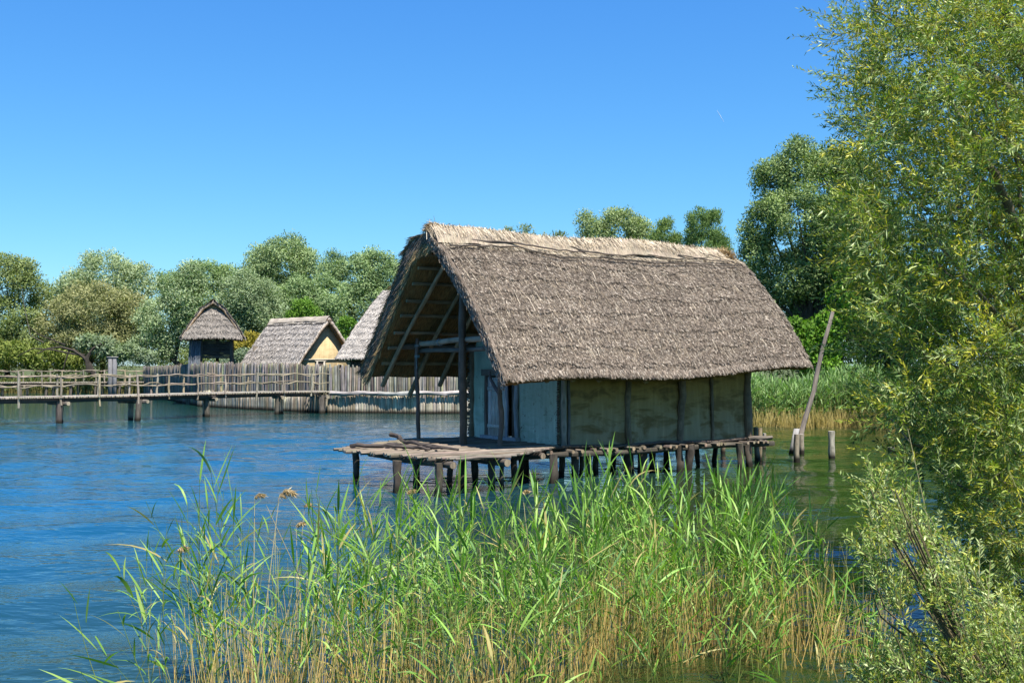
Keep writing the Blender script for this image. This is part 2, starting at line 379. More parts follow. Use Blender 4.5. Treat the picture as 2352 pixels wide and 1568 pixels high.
YEL0 = (.11, .15, .03); YEL1 = (.23, .26, .06)
DRK0 = (.06, .095, .035); DRK1 = (.25, .31, .15)
G = 'trees behind the lake village'
tree('willow_tree', 'yellowish green willow cut by the left edge of the photo', 'tree', 124, [(10, 650, 62, 70), (48, 640, 45, 45), (30, 740, 75, 60), (-60, 640, 60, 80), (95, 690, 34, 40, 3), (40, 800, 70, 40)], 32300, 1.1, 0.302, OLV0, (.22, .26, .11), G, seed=1)
tree('willow_tree', 'wide silvery domed willow, second crown from the left above the walkways', 'tree', 134, [(245, 655, 85, 82), (180, 680, 55, 60), (310, 665, 56, 62), (250, 740, 120, 60), (140, 700, 35, 45)], 39900, 1.15, 0.302, SIL0, SIL1, G, seed=2)
tree('willow_tree', 'brownish olive willow in front of the silvery dome above the walkways', 'tree', 124, [(215, 715, 95, 70), (140, 745, 60, 60), (290, 720, 60, 55), (225, 785, 110, 48)], 39900, 1.0, 0.274, (.18, .19, .075), (.34, .33, .16), G, seed=3, trunk_px=205)
tree('willow_tree', 'tall pale green willow just left of the watchtower roof', 'tree', 121, [(370, 740, 58, 70), (420, 690, 55, 70), (350, 800, 60, 45), (440, 640, 40, 35), (455, 760, 50, 60)], 36100, 1.0, 0.274, (.13, .20, .08), SIL1, G, seed=4)
tree('willow_tree', 'small green tree showing between the silvery dome and the highest crown', 'tree', 142, [(475, 640, 58, 40), (520, 640, 40, 35), (400, 655, 45, 35), (480, 700, 80, 50)], 22800, 1.1, 0.302, (.12, .19, .07), (.28, .37, .15), G, seed=5)
tree('willow_tree', 'highest rounded silvery willow at the centre of the left tree line', 'tree', 138, [(655, 610, 78, 76), (600, 620, 48, 55), (705, 625, 42, 55), (650, 690, 95, 60)], 39900, 1.15, 0.302, (.12, .18, .075), (.34, .42, .20), G, seed=6)
tree('willow_tree', 'rounded pale willow right behind the watchtower', 'tree', 122, [(560, 690, 62, 72), (530, 760, 65, 60), (610, 740, 60, 60), (590, 690, 50, 60)], 38000, 1.0, 0.274, SIL0, (.31, .38, .22), G, seed=7)
tree('willow_tree', 'silvery willow behind the gabled house with the ochre wall', 'tree', 126, [(690, 700, 66, 62), (740, 730, 60, 60), (650, 740, 60, 60), (760, 680, 45, 50)], 34200, 1.05, 0.288, (.13, .20, .08), (.31, .40, .19), G, seed=8)
tree('willow_tree', 'willow with ragged top directly left of the near thatched roof', 'tree', 133, [(770, 620, 38, 42), (820, 640, 55, 60), (870, 620, 44, 50), (840, 700, 80, 60), (900, 660, 50, 60)], 38000, 1.05, 0.288, (.11, .175, .075), (.30, .39, .18), G, seed=9)
# behind the near roof
tree('willow_tree', 'pale green crown rising over the middle of the near thatched ridge', 'tree', 92, [(1425, 530, 62, 48), (1370, 545, 40, 42), (1470, 540, 35, 38), (1345, 510, 16, 24), (1420, 600, 110, 60)], 32300, .8, 0.202, (.15, .205, .08), (.32, .38, .17), G, seed=10)
tree('poplar_tree', 'slim green crown right of the pale crown over the thatched ridge', 'tree', 90, [(1530, 545, 22, 42), (1552, 570, 18, 36), (1505, 565, 18, 30), (1530, 620, 50, 50)], 15200, .5, 0.158, (.09, .15, .04), (.2, .28, .08), G, seed=11, up=1.2)
tree('poplar_tree', 'bright green feathery crown above the right end of the thatched ridge', 'tree', 88, [(1605, 520, 28, 44), (1640, 525, 22, 44), (1582, 545, 14, 30), (1620, 580, 52, 50), (1665, 570, 14, 30)], 19000, .5, 0.158, (.09, .155, .045), (.2, .29, .09), G, seed=12, up=1.2)
tree('tree', 'sparse tree top just showing over the thatched ridge, left of the larger crowns', 'tree', 96, [(1165, 535, 14, 11), (1205, 530, 20, 10), (1290, 545, 18, 10), (1225, 560, 60, 20)], 1800, .5, .24, (.11, .15, .06), (.2, .25, .11), G, seed=13)
tree('oak_tree', 'tall dark rounded tree behind the leaning pole, right of the thatched roof', 'tree', 64,
     [(1840, 385, 68, 72), (1775, 430, 55, 60), (1905, 400, 60, 68), (1750, 520, 52, 66), (1835, 500, 85, 80, -1.5), (1920, 520, 70, 80, -1), (1740, 600, 48, 60), (1820, 640, 85, 75), (1910, 640, 70, 80), (1750, 690, 52, 60), (1800, 750, 80, 60, 1), (1960, 440, 62, 100), (1960, 700, 60, 90), (2010, 560, 60, 120), (1900, 600, 80, 90)],
     150000, .62, .155, (.08, .13, .035), (.30, .38, .15), G, seed=14, aspect=.4, trunk_px=1865)
tree('round_shrub', 'bright green leafy bush on the bank behind the leaning pole', 'bush', 59, [(1860, 790, 48, 55), (1905, 770, 42, 60), (1815, 770, 35, 40), (1935, 700, 34, 60), (1950, 640, 28, 50), (1870, 840, 60, 30)], 17000, .4, .17, (.055, .12, .012), (.17, .33, .03), 'bushes on the banks', seed=15, aspect=.7, trunk_r=.08)
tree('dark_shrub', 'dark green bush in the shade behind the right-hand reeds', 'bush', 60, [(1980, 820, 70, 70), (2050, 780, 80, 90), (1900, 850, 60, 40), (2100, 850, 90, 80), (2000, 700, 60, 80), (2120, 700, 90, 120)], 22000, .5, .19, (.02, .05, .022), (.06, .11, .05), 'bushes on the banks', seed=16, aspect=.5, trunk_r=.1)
tree('round_shrub', 'low yellow green bush at the far left behind the walkways', 'bush', 121, [(30, 820, 60, 38), (110, 826, 60, 30), (160, 832, 40, 22), (-30, 815, 50, 45)], 12000, .7, .36, YEL0, YEL1, 'bushes on the banks', seed=17, trunk_r=.1)
tree('round_shrub', 'golden yellow bush between the watchtower and the gabled house', 'bush', 119, [(572, 790, 30, 22), (600, 800, 26, 26), (548, 810, 26, 24)], 6000, .6, .32, (.24, .20, .03), (.32, .26, .04), 'bushes on the banks', seed=18, trunk_r=.1)
tree('round_shrub', 'pale silvery bush under the golden bush beside the gabled house', 'bush', 116, [(565, 822, 34, 24), (600, 832, 26, 22), (530, 836, 30, 16)], 5000, .6, .3, (.13, .18, .10), (.26, .31, .21), 'bushes on the banks', seed=19, trunk_r=.1)
tree('round_shrub', 'vivid green young tree behind the ridge of the gabled house', 'bush', 112, [(698, 712, 24, 26), (672, 726, 16, 16), (722, 724, 16, 18), (700, 750, 30, 30)], 5000, .5, .28, (.09, .18, .02), (.16, .29, .04), 'bushes on the banks', seed=20, trunk_r=.1)
tree('round_shrub', 'green bush in the gap right of the gabled house', 'bush', 105, [(797, 755, 22, 24), (785, 780, 20, 22), (805, 790, 22, 24)], 4000, .5, .28, (.08, .17, .02), (.16, .29, .04), 'bushes on the banks', seed=21, trunk_r=.1)
# understory that closes the foot of the tree line
mb_bl = []
for x in range(-80, 1000, 22):
    c = P(x+U(-10, 10), 795+U(-40, 44), 130+U(0, 14)); mb_bl.append((c.x, c.y, c.z, 2.6, 2.2, 2.4))
us = crown('undergrowth', M['leaf_far'], None, mb_bl, 70000, .8, .3, (.09, .13, .04), (.22, .27, .11), seed=30); tag(us, 'low green undergrowth along the foot of the far tree line', 'undergrowth', kind='stuff')
mb_bl = []
for x in range(1100, 2500, 50):
    c = P(x+U(-10, 10), 700+U(-20, 30), 74+max(0, 1600-x)*.04); mb_bl.append((c.x, c.y, c.z-1.5, 2.6, 2.4, 4.8))
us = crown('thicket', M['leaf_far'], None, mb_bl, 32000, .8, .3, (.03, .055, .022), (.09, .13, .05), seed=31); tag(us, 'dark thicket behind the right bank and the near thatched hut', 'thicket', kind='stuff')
# old fallen willow with bare limbs, left
root = empty('old_willow', W(205, 905, 0)+Vector((0, 0, 0)), 'old leaning willow with bare crooked limbs over the walkways at left', 'tree', G)
YW = 117; root.location = (px2x(208, YW), YW, .1); mb = MB()
def br(pts, r0, r1, col=(.055, .045, .035), Yd=YW, m=None, n=6):
    m = m or mb; q = [P(a, b, Yd+(c[0] if c else 0)) for a, b, *c in pts]
    m.tube(q, [r0+(r1-r0)*i/(len(q)-1) for i in range(len(q))], n, jit(col, .1), .08)
br([(216, 862), (208, 838), (190, 818), (168, 804), (140, 797), (110, 800), (85, 812)], .24, .05)
br([(206, 855), (200, 822), (215, 800), (240, 785)], .3, .1)
br([(195, 815), (165, 812), (120, 803), (75, 800), (40, 818)], .13, .04)
br([(150, 792), (120, 780), (90, 768), (60, 745)], .09, .03)
br([(100, 786), (70, 770), (55, 700), (50, 660)], .05, .015, (.14, .12, .09))
br([(160, 800), (150, 830), (145, 850)], .1, .04)
mb.build('trunk', M['bark'], root)
bl = [(*P(a, b, YW+1), r_*YW/FP, r_*YW/FP*.6, r_*YW/FP*.55) for a, b, r_ in ((245, 800, 40), (285, 815, 36), (205, 790, 30), (330, 825, 30))]
crown('crown', M['leaf_far'], root, bl, 7000, .8, .36, SIL0, (.21, .26, .17), seed=33)

# ---------------------------------------------------------------- thatched roofs
def n3(a, b, k=0.0):
    return (np.sin(a*1.7+k)+np.sin(b*2.3+k*1.7+np.sin(a*.9+k))+np.sin(a*4.1-b*3.3+k)+.6*np.sin(a*8.3+b*7.1+k*3))/3.6
class Slope:
    """thatch slab: fn(a,t)->outer point, a along the ridge 0..1, t ridge 0 -> eave 1"""
    def __init__(s, fn, nrm, La, Lt, thick, course=.55, amp=.05, k=0.0):
        s.fn, s.n, s.La, s.Lt, s.th, s.course, s.amp, s.k = fn, np.array(nrm, float), La, Lt, thick, course, amp, k
    def h(s, a, t):
        A = a*s.La; T = t*s.Lt; ph = T/s.course+.22*n3(A*.8, T*.3, s.k)+.10*np.sin(A*5.1+3*np.floor(T/s.course))
        fr = ph-np.floor(ph)
        return s.amp*(fr**3-.3)+.035*n3(A*1.1, T*1.2, s.k+2)*s.amp/.05
    def outer(s, a, t):
        return s.fn(a, t)+s.n*s.h(a, t)[..., None]
    def slab(s, name, mat, parent, c_out, c_edge, c_in, na, ntt):
        a = np.linspace(0, 1, na); t = np.linspace(0, 1, ntt); A, T = np.meshgrid(a, t, indexing='ij')
        O = s.outer(A, T); thk = s.th*(1-.25*T)*(1+.12*n3(A*s.La*1.5, T*s.Lt, 5.))
        I_ = s.fn(A, T)-s.n*thk[..., None]
        I = np.arange(na*ntt).reshape(na, ntt); J = I+na*ntt
        def q(M_): return np.stack([M_[:-1, :-1], M_[1:, :-1], M_[1:, 1:], M_[:-1, 1:]], -1).reshape(-1, 4)
        F = [q(I), q(J)[:, ::-1]]
        for x, y in ((I[0], J[0]), (J[-1], I[-1]), (J[:, 0], I[:, 0]), (I[:, -1], J[:, -1])):
            F.append(np.stack([x[:-1], x[1:], y[1:], y[:-1]], -1))
        F = np.concatenate(F)
        V = np.concatenate([O.reshape(-1, 3), I_.reshape(-1, 3)])
        co_ = np.array(c_out)*(1+.22*n3(A*s.La*1.3, T*s.Lt*1.1, 3.)[..., None]); ci = np.broadcast_to(np.array(c_in), A.shape+(3,))
        uvo = np.stack([A*s.La, T*s.Lt], -1).reshape(-1, 2)
        return mesh_obj(name, V, F, mat, parent, np.concatenate([co_.reshape(-1, 3), ci.reshape(-1, 3)]), np.concatenate([uvo, uvo]), False)
    def straws(s, n, cols, ln=(.10, .24), wd=(.005, .009), lift=.02, seed=0, a0=0, a1=1, t0=0, t1=1, spread=.25, stick=0.05, side=0.0):
        r = np.random.RandomState(seed); a = r.uniform(a0, a1, n); t = r.uniform(t0, t1, n)
        p = s.outer(a, t)+s.n*r.uniform(0, lift, n)[:, None]
        e = .01; dn = unit(s.fn(a, np.minimum(t+e, 1.0))-s.fn(a, np.minimum(t+e, 1.0)-2*e)); al = unit(s.fn(np.minimum(a+e, 1), t)-s.fn(np.minimum(a+e, 1)-2*e, t))
        D = unit(dn+al*(r.normal(size=n)*spread+side)[:, None]+s.n*r.uniform(-.02, stick*2, n)[:, None])
        Nn = unit(s.n+al*(r.normal(size=n)*.5)[:, None]); L_ = r.uniform(*ln, n); w_ = r.uniform(*wd, n)
        S = unit(np.cross(D, Nn))
        V = np.stack([p-S*w_[:, None], p+S*w_[:, None], p+D*L_[:, None]+S*w_[:, None]*.6, p+D*L_[:, None]-S*w_[:, None]*.6], 1).reshape(-1, 3)
        ci = r.randint(0, len(cols), n); col = np.array(cols)[ci]*r.uniform(.65, 1.3, (n, 1))
        return V, np.repeat(col, 4, 0)
def fringe(fnp, dirv, n, cols, ln, wd, seed, spread=.25, nrm=(0, 0, 1), jitp=.03):
    """straws sticking out from a curve fnp(x in 0..1) in direction dirv (array or vector)"""
    r = np.random.RandomState(seed); x = r.uniform(0, 1, n); p = fnp(x)+r.normal(size=(n, 3))*jitp
    D = unit(np.broadcast_to(np.array(dirv, float), (n, 3))+r.normal(size=(n, 3))*spread); L_ = r.uniform(*ln, n)[:, None]; w_ = r.uniform(*wd, n)[:, None]
    S = unit(np.cross(D, unit(np.array(nrm, float)+r.normal(size=(n, 3))*.6)))
    V = np.stack([p-S*w_, p+S*w_, p+D*L_+S*w_*.5, p+D*L_-S*w_*.5], 1).reshape(-1, 3)
    col = np.array(cols)[r.randint(0, len(cols), n)]*r.uniform(.65, 1.3, (n, 1))
    return V, np.repeat(col, 4, 0)
def straw_obj(name, parts, parent):
    V = np.concatenate([p[0] for p in parts]); c = np.concatenate([p[1] for p in parts])
    uv = np.random.RandomState(1).uniform(0, 40, (len(V)//4, 1, 2)).repeat(4, 1).reshape(-1, 2)
    return mesh_obj(name, V, np.arange(len(V)).reshape(-1, 4), M['straw'], parent, c, uv)

# ---------------------------------------------------------------- the near pile dwelling
ZD = .85
C0 = Vector((1.28, 29.3, 0)); uu = Vector((.839, .545, 0)).normalized(); vv = Vector((-uu.y, uu.x, 0)); LW, WW = 6.59, 4.46
def H(s, v, z): return C0+uu*s+vv*v+Vector((0, 0, z))
hut = empty('pile_dwelling', C0, 'near thatched hut on piles with a porch, teal gable wall and log platform', 'hut')
un, vn, c0n = np.array(uu), np.array(vv), np.array(C0)
RZ = 6.36; WC = WW/2
def Hn(s, v, z): return c0n+un*s[..., None]+vn*v[..., None]+np.stack([0*z, 0*z, z], -1)
def prof(t, amps): return np.interp(t, *amps)
def near_s(t): return np.interp(t, [0, .2, .45, .7, 1], [-2.70, -2.60, -2.42, -2.36, -2.34])
def far_s(t): return np.interp(t, [0, .12, .4, .7, 1], [7.80, 8.08, 8.22, 8.25, 8.11])
def slope_r(a, t):
    s = near_s(t)*(1-a)+far_s(t)*a
    ez = 2.52+.36*a**.8+.05*np.sin(a*9); bul = np.interp(t, [0, .15, .5, .85, 1], [0, .16, .14, .05, -.02])
    v = WC-(WC+1.0)*t; z = RZ+.04*np.sin(a*7+1)-(RZ-ez)*t
    return Hn(s, v-bul*.75, z+bul*.66)
def slope_l(a, t):
    s = np.interp(t, [0, .15, .4, 1], [-2.62, -2.78, -2.8, -2.95])*(1-a)+far_s(t)*a
    ez = 2.82; bul = np.interp(t, [0, .1, .2, .45, .8, 1], [0, .34, .40, .27, .08, 0])
    v = WC+(WW+1.0-WC)*t; z = RZ+.04*np.sin(a*7+1)-(RZ-ez)*t
    return Hn(s, v+bul*.75, z+bul*.66)
nr = unit(np.cross(un, np.array(Hn(np.array(0.), np.array(-1.0), np.array(2.6))-Hn(np.array(0.), np.array(WC), np.array(RZ))))); nr = nr*np.sign(nr[2])
nl = unit(np.cross(un, np.array(Hn(np.array(0.), np.array(WW+1.0), np.array(2.8))-Hn(np.array(0.), np.array(WC), np.array(RZ))))); nl = nl*np.sign(nl[2])
TH = (.15, .12, .095); THe = (.16, .12, .07); THi = (.24, .135, .05)
SR = Slope(slope_r, nr, 10.6, 5.0, .30, .58, .034, 1.0); SL = Slope(slope_l, nl, 10.8, 4.9, .55, .50, .05, 2.0)
roof = SR.slab('thatch_roof', M['thatch'], hut, TH, THe, THi, 300, 150)
roof2 = SL.slab('thatch_roof', M['thatch'], hut, (.17, .15, .12), THe, THi, 120, 60)
cg = [(.25, .20, .15), (.17, .132, .096), (.12, .091, .066), (.35, .30, .24), (.07, .054, .041), (.20, .16, .125), (.12, .095, .073)]
cp = [(.52, .43, .31), (.42, .34, .235), (.60, .52, .40), (.31, .245, .165)]
cb = [(.42, .27, .11), (.33, .21, .09), (.18, .125, .07), (.46, .32, .15)]
sp = [SR.straws(75000, cg, (.035, .09), (.006, .013), .02, 1, t0=.10, spread=.35, stick=.22),
      SR.straws(1100, cp, (.2, .5), (.003, .005), .03, 6, t0=.12, t1=.85, spread=.12, stick=.03),
      SR.straws(12000, cp, (.10, .25), (.004, .007), .03, 2, t0=0, t1=.11, spread=.22, stick=.06),
      SR.straws(9000, cg, (.06, .16), (.007, .012), .05, 3, t0=.97, t1=1.0, spread=.25, stick=.1),
      SR.straws(4000, cp[:1]+cg[:3], (.06, .16), (.005, .008), .02, 4, a0=0, a1=.01, spread=.2, stick=.05, side=-.15),
      SR.straws(3000, cg, (.08, .2), (.005, .008), .03, 5, a0=.99, a1=1, spread=.2, stick=.05, side=.35)]
straw_obj('loose_straw', sp, roof)
sp = [SL.straws(9000, cg, (.1, .25), (.007, .012), .05, 7, a1=.5, spread=.25, stick=.25, side=-.1),
      SL.straws(7000, cb+cg[:3], (.18, .45), (.006, .010), .04, 8, a0=0, a1=.015, spread=.2, stick=.12, side=-.25)]
# verge seen edge-on: straw running down the slope on the cut face
tt = lambda x: slope_l(np.zeros_like(x), x)
dn = unit(slope_l(np.array(0.), np.array(1.))-slope_l(np.array(0.), np.array(0.1)))
for k in range(5):
    off = -nl*(.03+.10*k); sp.append(fringe(lambda x, o=off: tt(x)+o-un*.02, dn-un*.06, 2600, cb if k > 2 else cg[:3]+cb[2:3], (.15, .38), (.006, .011), 40+k, .10, -un, .015))
straw_obj('loose_straw', sp, roof2)
tr = lambda x: slope_r(np.zeros_like(x), x)
dn2 = unit(slope_r(np.array(0.), np.array(1.))-slope_r(np.array(0.), np.array(0.1)))
sp = []
for k in range(4):
    off = -nr*(.02+.07*k); sp.append(fringe(lambda x, o=off: tr(x)+o-un*.02, dn2-un*.04, 1500, cg[:4], (.06, .16), (.006, .010), 50+k, .16, -un, .015))
straw_obj('loose_straw', sp, roof).name = 'verge_straw'
# ridge cap: pale straw bundle bent over the ridge
mb = MB(); na = 90; npf = 9; pts = []; cols = []; uvs = []
for i in range(na):
    a = i/(na-1); s = -2.66+a*10.42; wv = .03*math.sin(a*23)+.02*math.sin(a*61+1)
    for j in range(npf):
        q = -1+2*j/(npf-1); v = WC+q*.42-.06; z = RZ+.13+.05*math.sin(a*11+.5)+wv - (abs(q)**1.6)*.46
        pts.append(H(s, v, z)); cols.append(jit((.33, .27, .20), .12)); uvs.append((s, q*.5))
mb.grid(pts, na, npf, cols, uvs)
cap = mb.build('ridge_cap', M['thatch'], roof)
rp = lambda x: Hn(-2.7+x*10.5, np.full_like(x, WC-.03), RZ+.15+.05*np.sin(x*11+.5))
sp = [fringe(rp, (nr[0]*.0-vn[0]*.7, -vn[1]*.7, -.75), 9000, cp, (.25, .5), (.005, .009), 60, .16, nr, .03),
      fringe(rp, (-vn[0]*.2, -vn[1]*.2, .5), 1500, cp, (.04, .10), (.005, .008), 61, .5, nr, .03),
      fringe(rp, (vn[0]*.8, vn[1]*.8, -.5), 3000, cp[:2]+cb, (.25, .45), (.006, .009), 62, .2, nl, .03)]
ef = lambda x: Hn(-2.72+x*.45, WC+.0*x, RZ+.10+.10*np.sin(x*3))
sp.append(fringe(ef, (un[0]*-.6+vn[0]*.3, un[1]*-.6+vn[1]*.3, -.1), 500, cb+cp[:1], (.08, .18), (.005, .008), 63, .4, nl, .05))
ef2 = lambda x: Hn(7.55+x*.25, WC-.1-.3*x, RZ+.02-.2*x)
sp.append(fringe(ef2, (un[0]*.4, un[1]*.4, .3), 700, cb, (.1, .25), (.005, .008), 64, .5, nl, .06))
straw_obj('loose_straw', sp, cap)
# dark sticks pinned along the ridge
def ridge_stick(path, r0, r1):
    pts = []
    for s, t in path:
        a = (s+2.6)/10.6; p = SR.outer(np.array(a), np.array(t)); pts.append(Vector(p)+Vector(nr)*.10)
    m = MB(); out = []
    for i in range(len(pts)-1):
        for k in range(4): out.append(pts[i].lerp(pts[i+1], k/4)+Vector(nr)*U(-.01, .012)+Vector((0, 0, U(-.02, .02))))
    out.append(pts[-1]); m.tube(out, [r0+(r1-r0)*i/(len(out)-1) for i in range(len(out))], 6, jit((.085, .07, .055), .2), .15)
    m.build('ridge_stick', M['wood'], roof)
ridge_stick([(-2.3, .045), (-1.5, .085), (-.5, .08), (.3, .10), (1.1, .115), (2.2, .10), (3.0, .12)], .03, .018)
ridge_stick([(-2.4, .15), (-1.4, .13), (-.2, .12), (.5, .17), (1.3, .20)], .026, .015)
ridge_stick([(1.0, .18), (1.8, .17), (2.6, .14)], .022, .012)
ridge_stick([(1.6, .05), (2.2, .10), (3.2, .12), (4.2, .10), (5.4, .12), (6.6, .11)], .028, .015)
ridge_stick([(2.4, .15), (3.4, .17), (4.6, .18), (5.8, .17), (6.8, .19), (7.7, .18)], .024, .015)
ridge_stick([(3.9, .05), (4.7, .11), (5.5, .14)], .02, .012)
ridge_stick([(5.6, .08), (6.6, .14), (7.4, .15), (7.75, .20)], .022, .012)
ridge_stick([(6.6, .03), (7.0, .10), (7.5, .15)], .016, .01)
# rafters and purlins under both slopes
PO = (.27, .185, .10)
def under(fn, n_, th, a, t, e=0.0): 
    return Vector(fn(np.array(a), np.array(t)))-Vector(n_)*(th+e)
for sgn, fn, n_, th, ths in ((1, slope_l, nl, .54, [.05, .13, .22, .33, .44, .55, .66, .77, .88]), (-1, slope_r, nr, .36, [.1, .25, .4, .55, .7, .85])):
    for t in ths:
        m = MB(); pts = [under(fn, n_, th, a, t+.008*U(-1, 1)) for a in np.linspace(.012, .985, 12)]
        m.tube(pts, .048, 6, jit(PO, .25), .1, end=(.3, .22, .12)); m.build('purlin', M['wood'], hut)
    for i, s in enumerate((-2.0, -1.05, -.25, .6, 2.2, 3.8, 5.4, 7.0)):
        a = (s+2.6)/10.7; tb = 1.03+.05*(i % 2)
        if sgn < 0: tb = .97
        m = MB(); e0 = under(fn, n_, th, a, .04, .08); e1 = under(fn, n_, th, a-(.02 if sgn > 0 else 0), min(tb, 1.0), .08); bb = .12 if sgn > 0 else .05; pts = [e0.lerp(e1, t)+Vector(n_)*(bb*math.sin(math.pi*t))+uu*.02*math.sin(t*5+i) for t in np.linspace(0, 1, 9)]
        if tb > 1: pts.append(pts[-1]+(pts[-1]-pts[-2])*(.25 if i % 2 == 0 else .9))
        m.tube(pts, [.05+.02*k/(len(pts)-1) for k in range(len(pts))], 7, jit((.30, .205, .115), .12), .08, end=(.3, .22, .12)); m.build('rafter', M['wood'], hut)
m = MB(); m.tube([H(-2.5, WC, RZ-.38), H(2.5, WC, RZ-.42), H(7.6, WC, RZ-.4)], .06, 8, PO, .05, end=(.3, .22, .12)); m.build('ridge_beam', M['wood'], hut)
# walls
def wall_grid(name, mat, a0, a1, fnp, ztop, nu=40, nv=14, thick=.14, n_=None, amp=.02):
    pts = []; 
    for layer in (0, 1):
        for i in range(nu):
            q = a0+(a1-a0)*i/(nu-1)
            for j in range(nv):
                zz = ZD-.04+(ztop(q)-ZD+.04)*j/(nv-1)
                d = amp*(math.sin(q*5.1+zz*2.3)+math.sin(q*11+zz*7))*.5 if layer == 0 else -thick
                pts.append(fnp(q, zz)+n_*d)
    A = nu*nv; fs = []
    for i in range(nu-1):
        for j in range(nv-1):
            k = i*nv+j; fs.append((k, k+nv, k+nv+1, k+1)); fs.append((A+k, A+k+1, A+k+nv+1, A+k+nv))
    for i in range(nu-1):
        for j in (0, nv-1): k = i*nv+j; fs.append((k, A+k, A+k+nv, k+nv))
    for j in range(nv-1):
        for i in (0, nu-1): k = i*nv+j; fs.append((k, k+1, A+k+1, A+k))
    m = MB(); m.add(pts, fs, (.2, .2, .2)); return m.build(name, mat, hut)
post_s = [2.16, 3.98, 5.18]
edges = [.10]+post_s+[6.52]
for a, b in zip(edges[:-1], edges[1:]):
    wall_grid('wall_panel', M['daub_olive'], a+.03, b-.03, lambda q, z: H(q, 0, z), lambda q: 3.35, 24, 16, .12, -vv, .022)
wall_grid('wall_panel', M['daub_olive'], .1, 6.5, lambda q, z: H(q, WW, z), lambda q: 3.3, 20, 6, .12, vv)
wall_grid('wall_panel', M['daub_olive'], .1, WW-.1, lambda q, z: H(LW, q, z), lambda q: RZ-.5-abs(q-WC)*1.15, 24, 8, .12, uu)
# gable wall with doorway v 2.04..3.6
def gz(q): return RZ-.50-abs(q-WC)*1.15
wall_grid('wall_panel', M['daub_teal'], .20, 2.00, lambda q, z: H(0, q, z), lambda q: gz(q), 26, 18, .14, -uu, .018)
wall_grid('wall_panel', M['daub_teal'], 3.68, WW-.05, lambda q, z: H(0, q, z), lambda q: gz(q), 16, 18, .14, -uu, .018)
m = MB(); nq = 12; pts = []
for i in range(nq):
    q = 2.0+1.68*i/(nq-1)
    for z in (2.62, gz(q)): 
        for e in (0, .12): pts.append(H(e, q, z))
fs = []
for i in range(nq-1):
    k = i*4; fs += [(k, k+2, k+6, k+4), (k+1, k+5, k+7, k+3), (k, k+4, k+5, k+1), (k+2, k+3, k+7, k+6)]
m.add(pts, fs, (.2, .2, .2)); m.build('wall_panel', M['daub_teal'], hut)
# dark room floor and door
DW = (.55, .50, .46); root_d = MB()
for i in range(5):
    q0 = 3.50-.19*i; root_d.box(H(-.05+.004*(i % 2), q0-.09, ZD+.88), vv*.088, uu*.018, Vector((0, 0, .84)), jit(DW, .10))
door = root_d.build('door', M['wood'], hut, False)
for z in (ZD+.35, ZD+1.4): m = MB(); m.box(H(-.085, 3.06, z), vv*.42, uu*.014, Vector((0, 0, .05)), jit(DW, .1)); m.build('door_batten', M['wood'], door, False)
m = MB()
m.tube(wavy(H(-.06, 3.60, ZD), H(-.06, 3.58, 2.66), 6, .012), .06, 8, (.15, .12, .10), .06)
m.tube(wavy(H(-.06, 2.52, ZD), H(-.06, 2.50, 2.66), 6, .015), .045, 8, (.30, .32, .36), .06)
m.tube(wavy(H(-.06, 2.00, ZD), H(-.06, 2.06, 2.66), 8, .025), .065, 8, (.26, .28, .30), .08)
m.box(H(-.08, 2.82, 2.70), vv*.95, uu*.05, Vector((0, 0, .09)), (.15, .125, .10))
m.box(H(-.10, 2.82, ZD+.04), vv*.92, uu*.08, Vector((0, 0, .05)), (.28, .29, .32))
m.build('door_frame', M['wood'], hut)
m = MB(); m.box(H(.02, 2.27, ZD+.9), vv*.09, uu*.02, Vector((0, 0, .86)), (.13, .10, .08)); m.build('jamb_board', M['wood'], hut, False)
# crooked wall posts
def post(s, v, z0, z1, r, name='post', amp=.02, col=(.175, .125, .08), mat='wood', lean=(0, 0)):
    m = MB(); m.tube(wavy(H(s, v, z0), H(s+lean[0], v+lean[1], z1), 9, amp), [r*U(.9, 1.1) for _ in range(10)], 9, jit(col, .12), .07, end=(.28, .21, .13)); return m.build(name, M[mat], hut)
post(.06, -.02, ZD-.1, 3.3, .075, 'wall_post', .012, (.24, .21, .17)); post(.2, -.03, ZD-.1, 3.2, .04, 'wall_post', .012, (.12, .11, .10))
post(2.16, -.05, .62, 3.2, .085, 'wall_post', .035); post(3.98, -.06, .62, 3.2, .10, 'wall_post', .06); post(5.18, -.04, .8, 3.2, .045, 'wall_post', .02)
post(6.56, -.04, .3, 3.2, .12, 'wall_post', .02); post(0, WW, ZD-.1, 3.4, .09, 'wall_post', .01); post(LW, WW, ZD-.1, 3.2, .1, 'wall_post')
# wattle ends at the two corners of the gable wall
for v0, k, lab in ((WW+.03, -1, 0), (.10, 1, 1)):
    m = MB(); z = ZD+.03
    while z < 3.25:
        L_ = U(.05, .17) if k < 0 else U(.03, .07)
        m.tube([H(-.03, v0, z), H(-.03-.06*U(0, 1), v0+(L_ if k < 0 else -.05), z+U(-.02, .02))] if k < 0 else [H(-.02, .17, z), H(-.04, .08, z+U(-.01, .01))], U(.018, .03), 5, jit((.11, .085, .06), .3), .1)
        z += U(.035, .06)
    m.build('wattle', M['wood'], hut)
